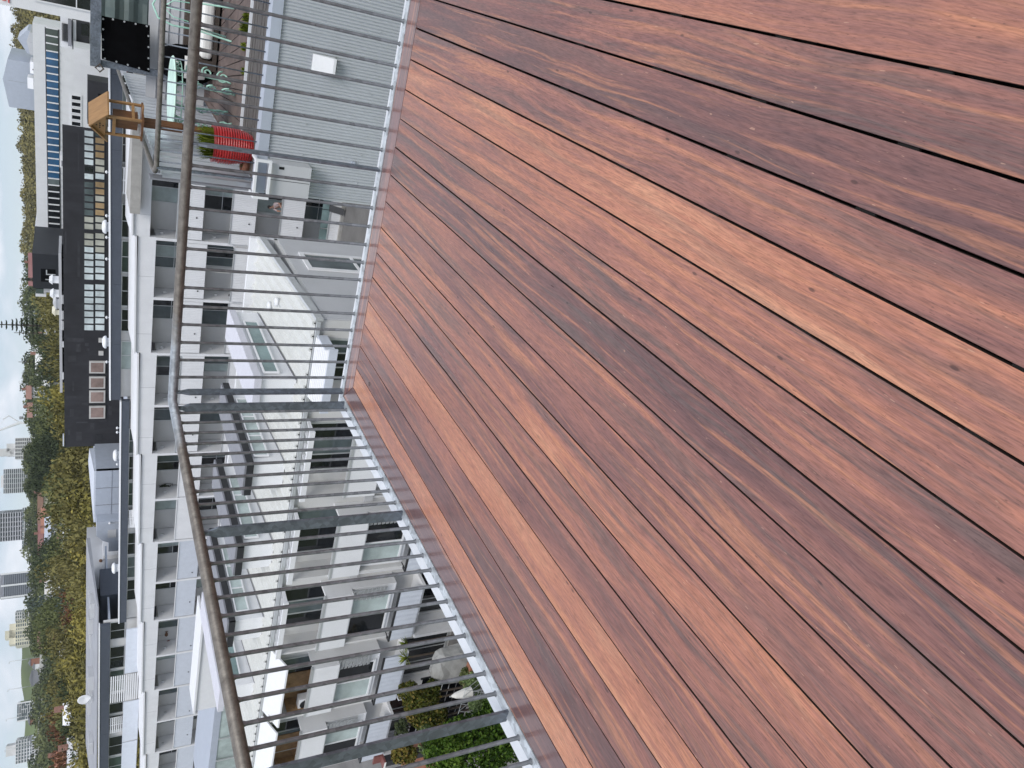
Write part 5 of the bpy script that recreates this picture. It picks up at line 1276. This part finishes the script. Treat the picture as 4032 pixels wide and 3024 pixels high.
slab(ww, 'wall', 382, 2198, 474, 2312, 60, 8, 'white2', -13)
slab(ww, 'low_wall', 405, 2185, 474, 2315, 57.5, 2, 'white', -13)
MB().tube([at(396, 2205, y=57.3), at(404, 2315, y=57.3)], .12, 8).build('pipe', M['timber'], ww)
slab(ww, 'roof_bin', 388, 2235, 394, 2252, 59.9, .05, 'lid_grey'); slab(ww, 'roof_bin', 390, 2200, 398, 2216, 59.9, .05, 'lid_grey')
slab(ww, 'dormer', 357, 2162, 390, 2206, 63, 4, 'white2')
lg2 = thing('slate_extension', 'grey extension with slate-clad upper wall left of the white warehouse', 'building')
slab(lg2, 'roof_wall', 347, 2315, 470, 2345, 54, 8, 'grey_wall', -13)
slab(lg2, 'slate_wall', 395, 2342, 466, 2462, 50.0, 3, 'slate', -13)
slab(lg2, 'upper_wall', 347, 2330, 396, 2462, 55, 6, 'grey_blue', -13)

# ================================================================== trees
VAR = {}
def tree_var(key, rw, h0, h1, n, size, seed, nl=11, lr=(.30, .52)):
    VAR[key] = (leaf_cloud('crown', lobes(1, h0, h1, rw, nl, lr, seed), n, size, None, seed, inner=.5), trunk_mesh(h1 * .9, h1 * .028, seed))
for s_ in range(4): tree_var('round%d' % s_, 3.6, 2.6, 9.5, 6500, .16, 30 + s_, 20, (.20, .40))
for s_ in range(2): tree_var('tall%d' % s_, 2.4, 2.0, 12, 5500, .17, 50 + s_, 13)
for s_ in range(3): tree_var('broad%d' % s_, 5.4, 3.0, 9.0, 10000, .17, 60 + s_, 30, (.15, .33))
MEM = {}
def crown_for(v, lf):
    if (v, lf) not in MEM:
        me = VAR[v][0].copy(); me.materials.clear(); me.materials.append(LEAF[lf]); me.name = 'crown'; MEM[(v, lf)] = me
    return MEM[(v, lf)]
def tree(X, Y, d, v, lf, s_, label, group=None):
    """tree whose crown top is seen at photo pixel (X, Y) at horizontal distance d"""
    p = at(X, Y, d=d)
    if p.y < 66: d *= 66 / p.y; s_ *= 66 / p.y; p = at(X, Y, d=d)
    top = {'r': 9.5, 't': 12, 'b': 9.0}[v[0]] * s_
    g = hill(math.hypot(p.x, p.y), math.atan2(p.x, p.y)) - .3
    zs = max(.5, (p.z - g) / (top / s_)) if p.z - g > 2 else s_
    t = thing('broadleaf_tree', label, 'tree', (p.x, p.y, g), group, random.random() * 6.28)
    put('crown', crown_for(v, lf), t, scale=(s_, s_, zs)); put('trunk', VAR[v][1], t, scale=(s_, s_, zs))
    return t
NEAR = [  # crown tops (X, Y), distance, variant, leaves, size, label
    (185, 1590, 92, 'broad0', 'yellow', 1.15, 'yellow-green tree rising behind the left half of the charcoal building'),
    (215, 1540, 88, 'round1', 'yellow', .9, 'small bright yellow-green tree behind the four square windows'),
    (195, 1700, 90, 'broad1', 'olive', 1.2, 'olive tree above the left end of the charcoal building'),
    (200, 1790, 86, 'broad2', 'olive', 1.25, 'large olive tree above the ribbed grey workshop'),
    (215, 1900, 84, 'broad0', 'olive', 1.2, 'large yellow-olive tree behind the grey workshop roof'),
    (228, 1965, 82, 'round2', 'yellow', 1.3, 'golden green tree left of the grey workshop ridge'),
    (318, 1945, 76, 'round0', 'dark', .7, 'dark low tree close behind the grey workshop'),
    (330, 2060, 80, 'round3', 'rust', .9, 'rust-red tree above the grey rendered house'),
    (355, 2110, 72, 'round1', 'rust', .8, 'small rust-brown tree touching the mansard corner'),
    (250, 2050, 95, 'round1', 'olive', 1.1, 'olive tree between the golden tree and the rusty one'),
    (362, 2185, 66, 'round2', 'dark', 1.0, 'dark evergreen beside the grey rendered house'),
    (300, 2200, 84, 'round0', 'yellow', 1.1, 'yellow tree in front of the gabled grey-roofed house'),
    (250, 2270, 92, 'broad1', 'olive', 1.05, 'big olive-yellow tree above the white warehouse'),
    (290, 2330, 82, 'broad2', 'yellow', 1.1, 'golden yellow tree above the slate-clad wall'),
    (165, 2225, 128, 'broad0', 'olive', 1.2, 'feathery olive tree under the slim tower'),
    (180, 2290, 122, 'round3', 'olive', 1.2, 'olive tree left of the feathery one'),
    (215, 2150, 120, 'round2', 'green', 1.2, 'green tree above the gabled grey-roofed house'),
    (190, 2090, 130, 'broad2', 'green', 1.1, 'wide green tree under the long grey hall'),
    (240, 2390, 108, 'round0', 'green', 1.2, 'green tree behind the golden yellow one'),
    (190, 2400, 130, 'round2', 'blue', 1.1, 'blue-grey tree near the middle of the left wood'),
    (235, 2440, 118, 'broad1', 'rust', .8, 'wine-red tree among the green crowns'),
    (275, 2460, 100, 'round1', 'olive', 1.1, 'olive tree right of the white weatherboard house'),
    (305, 2500, 86, 'broad0', 'yellow', 1.1, 'yellow-green tree above the grey membrane roof, right of the dish'),
    (285, 2590, 84, 'broad1', 'yellow', 1.15, 'yellow-green tree behind the slate parapet, second right of the dish'),
    (275, 2670, 84, 'broad2', 'olive', 1.15, 'olive-green tree just right of the satellite dish'),
    (250, 2745, 86, 'broad0', 'yellow', 1.2, 'yellow-green tree right behind the satellite dish'),
    (260, 2830, 84, 'broad1', 'olive', 1.2, 'olive-green tree left of the satellite dish'),
    (270, 2900, 82, 'broad2', 'yellow', 1.2, 'yellow-green tree second left of the satellite dish'),
    (285, 2985, 80, 'broad0', 'olive', 1.2, 'olive tree at the left edge above the grey roof'),
    (190, 2640, 120, 'broad2', 'olive', 1.2, 'brownish olive tree below the viaduct'),
    (200, 2560, 118, 'round0', 'olive', 1.2, 'brownish tree above the white weatherboard house'),
    (185, 2720, 122, 'broad0', 'olive', 1.1, 'brown-green tree under the maze-fronted tower'),
    (215, 2800, 112, 'round1', 'dark', 1.1, 'dark green tree below the viaduct sheds'),
    (190, 2880, 122, 'round3', 'green', 1.1, 'green tree under the viaduct near the left edge'),
    (180, 2930, 126, 'broad1', 'rust', .9, 'russet tree under the viaduct at the left edge'),
    (215, 2950, 110, 'round2', 'dark', 1.2, 'dark tree behind the white-fenced shed'),
    (115, 1240, 150, 'round0', 'olive', 1.5, 'tall olive tree left of the black cube house'),
    (150, 1285, 140, 'broad0', 'olive', 1.2, 'olive tree under the tall pine'),
    (175, 1330, 132, 'broad2', 'olive', 1.1, 'low olive tree above the roof canopy'),
    (175, 1420, 128, 'round2', 'yellow', 1.1, 'yellow-green tree above the roof canopy'),
    (200, 1470, 112, 'round1', 'olive', 1.0, 'brown-green tree beside the end of the roof canopy'),
    (100, 1370, 190, 'tall0', 'dark', 1.3, 'dark upright tree against the sky left of the tall pine'),
    (120, 1420, 180, 'broad1', 'dark', 1.2, 'dark crown under the skyline left of the pine'),
    (125, 1490, 185, 'round3', 'dark', 1.4, 'dark round tree on the skyline above the white cottage'),
    (125, 1560, 190, 'broad0', 'green', 1.2, 'green tree on the skyline by the red-roofed house'),
    (145, 1620, 170, 'broad2', 'green', 1.1, 'mid green tree below the crane'),
    (105, 1690, 200, 'round0', 'dark', 1.6, 'dark tree right of the first white tower'),
    (150, 1740, 165, 'round2', 'dark', 1.4, 'dark tree in front of the first white tower'),
    (95, 1830, 175, 'broad1', 'dark', 1.3, 'very dark wide tree between the first two towers'),
    (100, 1880, 185, 'round1', 'dark', 1.4, 'very dark tree in front of the second tower'),
    (140, 1900, 150, 'round3', 'green', 1.3, 'green domed tree under the second tower'),
    (170, 1940, 140, 'broad0', 'green', 1.1, 'green tree left of the domed one'),
    (150, 1990, 160, 'round0', 'green', 1.2, 'green tree right of the wide tower'),
    (110, 2170, 220, 'round2', 'dark', 1.5, 'dark flat-topped tree between the wide and the slim tower'),
    (135, 2215, 180, 'broad2', 'dark', 1.0, 'dark tree left of the flat-topped one'),
    (75, 2385, 190, 'tall1', 'blue', 1.2, 'bristly grey-green pine between the slim and the cream tower'),
    (120, 2410, 175, 'round1', 'green', 1.4, 'green tree right of the cream tower'),
    (125, 2470, 168, 'broad1', 'green', 1.2, 'green tree in front of the cream tower'),
    (150, 2540, 150, 'round3', 'olive', 1.2, 'olive tree under the red shed'),
    (160, 2340, 150, 'broad0', 'green', 1.1, 'green tree under the slim tower, left'),
]
for a in NEAR: tree(*a, group='trees behind the houses')
# the tall thin pine and a spire-shaped conifer
def norfolk(X, Y, d, h, label, w=.2, gap=.035):
    p = at(X, Y, d=d); g = hill(math.hypot(p.x, p.y), math.atan2(p.x, p.y)); h = p.z - g
    t = thing('pine_tree', label, 'tree', (p.x, p.y, g)); r = random.Random(int(X + Y))
    b = MB(); b.tube([(0, 0, 0), (0, 0, h * .6), (0, 0, h)], [h * .016, h * .010, h * .003], 8); b.build('trunk', M['bark'], t)
    f = MB(); z = h * .18
    while z < h * .98:
        L_ = h * w * (1 - z / h) ** .75 + .25; n = 6
        for q in range(n):
            a_ = 6.283 * q / n + r.random() * .8; dx, dy = math.cos(a_), math.sin(a_); sag = .18 * L_
            for s_ in range(5):
                t0, t1 = L_ * s_ / 5, L_ * (s_ + 1) / 5; wv = .10 * L_ * (1 - abs(s_ - 2.2) / 4) + .08
                zz0 = z - sag * math.sin(s_ / 5 * 2.4) + .12 * s_ / 5 * L_; zz1 = z - sag * math.sin((s_ + 1) / 5 * 2.4) + .12 * (s_ + 1) / 5 * L_
                f.quad((dx * t0 - dy * wv, dy * t0 + dx * wv, zz0), (dx * t0 + dy * wv, dy * t0 - dx * wv, zz0), (dx * t1 + dy * wv, dy * t1 - dx * wv, zz1), (dx * t1 - dy * wv, dy * t1 + dx * wv, zz1))
                f.quad((dx * t0, dy * t0, zz0 - wv * .7), (dx * t1, dy * t1, zz1 - wv * .7), (dx * t1, dy * t1, zz1 + wv * .7), (dx * t0, dy * t0, zz0 + wv * .7))
        z += h * gap * r.uniform(.8, 1.25)
    put('crown', add_tint(f.mesh('crown', LEAF['dark']), 4), t)
norfolk(-25, 1277, 175, 30, 'tall layered pine with sky showing between its branches', .17, .030)
norfolk(55, 1310, 210, 20, 'smaller layered pine left of the tall one', .16, .05)
norfolk(72, 1425, 230, 18, 'thin pine tip on the skyline', .15, .05)
norfolk(77, 1098, 260, 22, 'dark spire-shaped conifer above the black cube house', .07, .012)
norfolk(68, 470, 230, 18, 'lone ragged pine on the wooded ridge behind the white office', .13, .05)
# far woods on the ridge read as one mass
def wood(name, label, spots, lf, seed, size, per):
    r = np.random.default_rng(seed); P = []; T = []
    for (x, y, z, rw, h) in spots:
        n = per; d = r.normal(size=(n, 3)); d /= np.linalg.norm(d, axis=1)[:, None]; d[:, 2] = np.abs(d[:, 2]) * 1.2 - .25
        rad = r.uniform(.7, 1.08, n)[:, None]; c = np.array([x, y, z]) + d * np.array([rw, rw, h]) * rad
        nrm = d + r.normal(scale=.5, size=(n, 3)); nrm /= np.linalg.norm(nrm, axis=1)[:, None]
        tt = np.cross(nrm, r.normal(size=(n, 3))); tt /= np.linalg.norm(tt, axis=1)[:, None]; bb = np.cross(nrm, tt); s = (size * r.uniform(.6, 1.3, n))[:, None]
        P.append(np.stack([c - tt * s, c - bb * s * .7, c + tt * s, c + bb * s * .7], 1).reshape(-1, 3)); T.append(np.repeat(np.clip(r.normal(.5, .22) + r.normal(0, .14, n), 0, 1), 4))
    P = np.concatenate(P); me = bpy.data.meshes.new(name); me.from_pydata(P.tolist(), [], np.arange(len(P)).reshape(-1, 4).tolist()); me.update(); me.materials.append(LEAF[lf])
    a_ = me.attributes.new('tint', 'FLOAT', 'POINT'); a_.data.foreach_set('value', np.concatenate(T).astype(np.float32))
    return tag(put(name, me), label, 'woodland', kind='stuff')
r = random.Random(21)
def spots(ya, yb, X_of, d0, d1, n, rw):
    out_ = []
    for _ in range(n):
        Y = r.uniform(ya, yb); d = d0 + (d1 - d0) * r.random(); p = at(289, Y, d=d); g = hill(d, math.atan2(p.x, p.y))
        # crown tops follow the ridge line seen in the photograph
        Xt = X_of(Y); zt_ = at(Xt, Y, d=d1).z; f = (d - d0) / (d1 - d0)
        top = g + r.uniform(7, 11) + (zt_ - (hill(d1, math.atan2(p.x, p.y)) + 9)) * max(0, f) ** 1.5
        rr = rw * r.uniform(.7, 1.3); out_.append((p.x, p.y, top - rr * .8, rr, rr))
    return out_
ridge_r = lambda Y: 45 + 25 * math.sin(Y * .012) + (30 if 150 < Y < 260 else 0)
wood('ridge_wood', 'brown-green woodland on the ridge behind the white office', spots(-250, 1000, lambda Y: (60 if Y < 230 else 92 if Y < 700 else 104) + 8 * math.sin(Y * .03) + 6 * math.sin(Y * .011), 190, 420, 800, 4.0), 'wood_hill', 1, .55, 170)
wood('left_wood', 'distant mixed green woodland under the skyline towers', spots(1000, 3300, lambda Y: (118 if Y < 2400 else 140 if Y < 2540 else 178) + 8 * math.sin(Y * .02), 200, 480, 620, 4.4), 'green', 2, .55, 190)
wood('near_wood', 'olive treetops massed behind the apartment roofs', spots(1150, 3300, lambda Y: 205 + 8 * math.sin(Y * .02), 140, 215, 70, 3.6), 'green', 3, .30, 420)

# ================================================================== distant towers and houses
def tower(X0, Y0, X1, Y1, d, floors, cols, wall_, win, label, style='grid', dep=14, crown=None):
    a_ = at(X0, Y0, d=d); b_ = at(X1, Y1, d=d); mid = at((X0 + X1) / 2, (Y0 + Y1) / 2, d=d)
    w = (Vector((a_.x, a_.y)) - Vector((b_.x, b_.y))).length; h = a_.z - b_.z + 25
    t = thing('tower_block', label, 'tower', (mid.x, mid.y, b_.z - 25), rz=math.atan2(-mid.x, mid.y) + random.uniform(-.12, .12))
    H_ = h
    MB().box(-w / 2, w / 2, 0, dep, 0, H_).build('wall', M[wall_], t)
    z0 = 25; fh = (H_ - z0) / floors; b = MB(); s_ = MB()
    for f in range(-5, floors):
        z = z0 + fh * f
        if style in ('grid', 'strip', 'cream'):
            for c in range(cols):
                cw = w / cols; x = -w / 2 + cw * c
                if style == 'cream' and c % 3 == 1: b.box(x + cw * .3, x + cw * .7, -.06, -.01, z + fh * .35, z + fh * .75); continue
                b.box(x + cw * .14, x + cw * .86, -.06, -.01, z + fh * .25, z + fh * .85)
            for c in range(4): b.box(w / 2 + .01, w / 2 + .06, dep * (c + .2) / 4, dep * (c + .8) / 4, z + fh * .3, z + fh * .8)
        if style in ('balc', 'strip'):
            s_.box(-w / 2 - .2, w / 2 + .2, -1.0 if style == 'balc' else -.35, -.08, z + fh * .02, z + fh * (.24 if style == 'balc' else .18))
        if style == 'balc':
            for c in range(cols): cw = w / cols; x = -w / 2 + cw * c; b.box(x + cw * .06, x + cw * .94, -.06, -.01, z + fh * .28, z + fh * .97)
    o = b.build('windows', M[win], t); o['kind'] = 'stuff'
    if s_.v: o = s_.build('balcony_slabs', M['white2'], t); o['kind'] = 'stuff'
    if style == 'maze':
        q = MB(); rr = random.Random(9)
        for f in range(floors):
            for c in range(cols):
                cw = w / cols; x = -w / 2 + cw * c; z = z0 + fh * f
                if rr.random() < .6: q.box(x, x + cw, -.5, -.05, z, z + fh * .2)
                if rr.random() < .5: q.box(x, x + cw * .14, -.5, -.05, z, z + fh)
        q.box(-w / 2, -w / 2 + .6, -.55, -.02, 0, H_).box(w / 2 - .6, w / 2, -.55, -.02, 0, H_)
        q.build('white_ribs', M['white2'], t)['kind'] = 'stuff'
    if style == 'fins':
        q = MB()
        for c in range(3): x = -w / 2 + w * c / 2; q.box(x - w * .035, x + w * .035, -1.2, -.02, 0, H_ + .5)
        q.build('fins', M['white2'], t)
        q = MB()
        for f in range(-5, floors): q.box(-w / 2, w / 2, -.9, -.02, z0 + fh * f, z0 + fh * f + fh * .18)
        q.build('slabs', M['grey_blue'], t)['kind'] = 'stuff'
    if crown:
        for (cw, chh, off) in crown: MB().box(-w * cw / 2 + off * w, w * cw / 2 + off * w, 2, dep - 2, H_ + .002, H_ + chh).build('roof_house', M[wall_], t)
    return t
tower(60, 1725, 128, 1806, 620, 9, 6, 'offwhite', 'gl_dark', 'cream-grey tower with punched windows and stepped top, rightmost of the skyline', 'grid', 18, [(.6, 5, -.05), (.35, 9, -.15)])
tower(14, 1848, 118, 1938, 640, 13, 5, 'offwhite', 'gl_mid', 'white tower with banded balconies and dark top floors', 'balc', 18, [(.5, 1.5, 0)])
tower(-30, 2024, 92, 2126, 560, 12, 6, 'lid_grey', 'gl_dark', 'wide grey tower framed in white grids, cut by the top edge', 'strip', 18)
tower(88, 1998, 132, 2158, 545, 5, 10, 'offwhite', 'gl_mid', 'low stepped white podium block with long balconies', 'balc', 14)
tower(8, 2262, 122, 2342, 600, 14, 4, 'lid_grey', 'gl_dark', 'slim tower with two dark window bays between white fins', 'fins', 16, [(1.02, 1.2, 0)])
tower(62, 2442, 138, 2534, 520, 9, 7, 'cream', 'gl_mid', 'cream tower with rows of small windows and a pitched cap', 'cream', 14, [(.8, 3, 0), (.3, 5, 0)])
tower(60, 2412, 112, 2444, 545, 6, 3, 'offwhite', 'gl_mid', 'pale side block joined to the cream tower on its right', 'grid', 12)
tower(68, 2768, 150, 2828, 480, 10, 5, 'gl_mid', 'gl_dark', 'grey tower with a maze of white ribs on its front', 'maze', 14)
tower(62, 2918, 128, 2996, 470, 6, 7, 'offwhite', 'gl_mid', 'grey office slab with banded glazing near the left edge', 'strip', 14, [(.45, 4, .1)])
tower(125, 2916, 150, 3000, 460, 2, 9, 'white2', 'gl_dark', 'low white block with small windows under the grey office slab', 'grid', 14)
# crane on the skyline
c = at(95, 1665, d=560); cr_ = thing('tower_crane', 'thin white luffing tower crane above the dark trees', 'crane', (c.x, c.y, c.z - 20), rz=math.atan2(-c.x, c.y))
MB().box(-.7, .7, -.7, .7, 0, 22).build('mast', M['white2'], cr_); MB().tube([(.5, 0, 21.5), (-3, 0, 30), (-6.5, 0, 38)], [.9, .7, .25], 5).build('jib', M['white2'], cr_)
MB().tube([(0, 0, 22), (4.5, 0, 28), (2.5, 0, 31)], .35, 5).tube([(4.5, 0, 28), (-6, 0, 37)], .1, 4).build('tie_frame', M['white2'], cr_); MB().box(2.2, 4, -.8, .8, 20.5, 22.5).build('counterweight', M['lid_grey'], cr_)
# viaduct and yard at far left
va = at(142, 2580, d=420); vb = at(165, 3030, d=400)
dv = (vb - va); dv.z = 0; ln_ = dv.length; vd = thing('viaduct', 'long grey road viaduct with pale parapet below the left skyline', 'viaduct', (va.x, va.y, (va.z + vb.z) / 2 - 1), rz=math.atan2(dv.y, dv.x))
MB().box(-30, ln_ + 60, -5, 5, -1.6, .0).build('road_deck', M['lid_grey'], vd); MB().box(-30, ln_ + 60, -5.3, -5.01, -1.9, 1.0).build('parapet', M['curtain'], vd); MB().box(-30, ln_ + 60, 5.01, 5.3, -.5, 1.0).build('parapet', M['curtain'], vd)
pier = MB().box(-.9, .9, -3, 3, -16, -1.601).mesh('pier', M['concrete'])
for q in range(7): put('pier', pier, vd, (ln_ * q / 6, 0, 0))
post_ = MB().tube([(0, 5.2, 1), (0, 5.2, 12), (0, 3.4, 12.4)], .14, 5).mesh('lamp_post', M['alu'], True)
for q in range(4): put('lamp_post', post_, vd, (ln_ * (q + .3) / 4, 0, 0))
hb = MB(); hx = at(105, 2560, d=700); hy = at(105, 3100, d=700)
for i in range(13):
    t_ = i / 12; p = at(78 + 34 * t_ + 6 * math.sin(i * 1.3), 2480 + 640 * t_, d=720); hb.v += [(p.x, p.y, p.z), (p.x * .86, p.y * .86, -5), (p.x * 1.25, p.y * 1.25, -5)]
for i in range(12):
    a_ = i * 3; hb.f += [(a_ + 1, a_ + 4, a_ + 3, a_), (a_, a_ + 3, a_ + 5, a_ + 2)]
structure(hb.build('grassy_hill', M['grass'], smooth=True))
for i, (X0, Y0, X1, Y1, mt_, lab) in enumerate(((135, 2612, 142, 2636, 'white2', 'small white shed beside the viaduct'), (120, 2595, 124, 2622, 'terracotta', 'orange gantry beam by the viaduct'), (125, 2640, 142, 2700, 'lid_grey', 'row of grey sheds by the viaduct'), (118, 2820, 145, 2850, 'terracotta', 'small pinkish red building left of the maze-fronted tower'), (122, 2895, 145, 2915, 'pale_blue', 'pale glassy kiosk beside the office slab'))):
    p = at(X0, Y0, d=440); q = at(X1, Y1, d=440); m_ = (p + q) / 2; w = (Vector((p.x, p.y)) - Vector((q.x, q.y))).length
    t = thing('far_shed', lab, 'shed', (m_.x, m_.y, q.z - 4), rz=math.atan2(-m_.x, m_.y))
    MB().box(-w / 2, w / 2, 0, 6, 0, p.z - q.z + 4).build('wall', M[mt_], t); MB().prism([(-w / 2 - .3, p.z - q.z + 4.001), (w / 2 + .3, p.z - q.z + 4.001), (0, p.z - q.z + 5)], 1, -.3, 6.3).build('roof', M['lid_grey'], t)
def house(X, Y, d, w, h, wall_, roof_, label, rot=0, ridge=1.6, dep=8):
    p = at(X, Y, d=d); g = hill(math.hypot(p.x, p.y), math.atan2(p.x, p.y)) - 2
    t = thing('house', label, 'house', (p.x, p.y, 0), rz=math.atan2(-p.x, p.y) + rot)
    e_ = p.z - ridge
    MB().box(-w / 2, w / 2, 0, dep, g, e_).build('wall', M[wall_], t)
    rf = MB().prism([(-w / 2 - .4, e_ + .002), (w / 2 + .4, e_ + .002), (0, p.z)] if rot > .6 else [(-.5, e_ + .002), (dep + .5, e_ + .002), (dep / 2, p.z)], 1 if rot > .6 else 0, -.4 if rot > .6 else -w / 2 - .4, dep + .4 if rot > .6 else w / 2 + .4).build('roof', M[roof_], t)
    MB().box(w * .2, w * .2 + .7, dep * .45, dep * .55, e_, p.z + .9).build('chimney', M['brick'], rf)
    n = max(2, int(w / 2.6))
    for i in range(n):
        x = -w / 2 + w * (i + .5) / n; o = MB().box(x - .5, x + .5, -.08, -.005, e_ - 1.9, e_ - .6).build('window', M['white2'], t); MB().box(x - .4, x + .4, -.1, -.082, e_ - 1.8, e_ - .7).build('pane', M['gl_dark'], o)
house(98, 1545, 250, 3, 5, 'offwhite', 'brick', 'house with a terracotta roof on the skyline left of the pines')
house(103, 1615, 260, 3.5, 5, 'offwhite', 'brick', 'low red-roofed house on the skyline right of the crane')
house(135, 1418, 200, 6, 4, 'white2', 'roof_white', 'white cottage with a pale roof among dark trees')
house(160, 1480, 180, 3.5, 4, 'white', 'roof_white', 'small white-roofed cottage under the dark skyline trees')
house(165, 1335, 190, 4, 5, 'white', 'grey_wall', 'white house glimpsed under the tall pine')
house(108, 1060, 270, 9, 4, 'white2', 'rust_roof', 'long white villa with a red roof on the ridge above the black cube')
house(146, 2130, 260, 9, 4, 'brick', 'rust_roof', 'long red brick hall with orange gable in front of the wide tower')
house(172, 2105, 230, 8, 3, 'grey_wall', 'grey_blue', 'long grey-roofed hall below the red brick one')
house(158, 2050, 240, 6, 4, 'brick', 'terracotta', 'brick house with terracotta roof right of the long hall')
house(145, 1975, 260, 12, 3, 'cream', 'timber', 'long low cream building right of the wide tower')
house(275, 2125, 150, 4.5, 4, 'white2', 'grey_blue', 'gabled white house with a blue-grey roof among yellow trees', .9, 2.2)
house(243, 2135, 160, 3.4, 4, 'white2', 'white2', 'narrow white house with two windows above the gabled one')
house(172, 2315, 190, 6, 4, 'grey_wall', 'curtain', 'turret house with a pale hipped roof under the slim tower', .0, 4.5)
house(232, 2540, 150, 5, 4, 'white2', 'grey_wall', 'white weatherboard villa half hidden by trees')
house(145, 2520, 320, 5, 3, 'rust_roof', 'rust_roof', 'red shed at the foot of the cream tower')
house(262, 2980, 110, 3.5, 3, 'slate', 'grey_wall', 'grey-roofed shed with white fence at the left edge')
house(245, 2815, 112, 1.8, 3, 'white2', 'white2', 'small white gable left of the satellite dish')
house(212, 2990, 150, 1.6, 3, 'terracotta', 'terracotta', 'orange-roofed house at the left edge')

# ================================================================== faint haze over the far side of the valley
hz = bpy.data.materials.new('thin_haze'); hz.use_nodes = True; ht = hz.node_tree; ht.nodes.clear()
ho = ht.nodes.new('ShaderNodeOutputMaterial'); hv = ht.nodes.new('ShaderNodeVolumePrincipled')
hv.inputs['Color'].default_value = (.80, .86, .93, 1); hv.inputs['Density'].default_value = .0002; hv.inputs['Anisotropy'].default_value = .2
ht.links.new(hv.outputs[0], ho.inputs['Volume'])
ho_ = MB().box(-1100, 1100, -60, 1100, -40, 95).build('haze', hz); ho_['kind'] = 'stuff'; ho_['label'] = 'thin pale haze over the valley and far ridge'; ho_['category'] = 'haze'
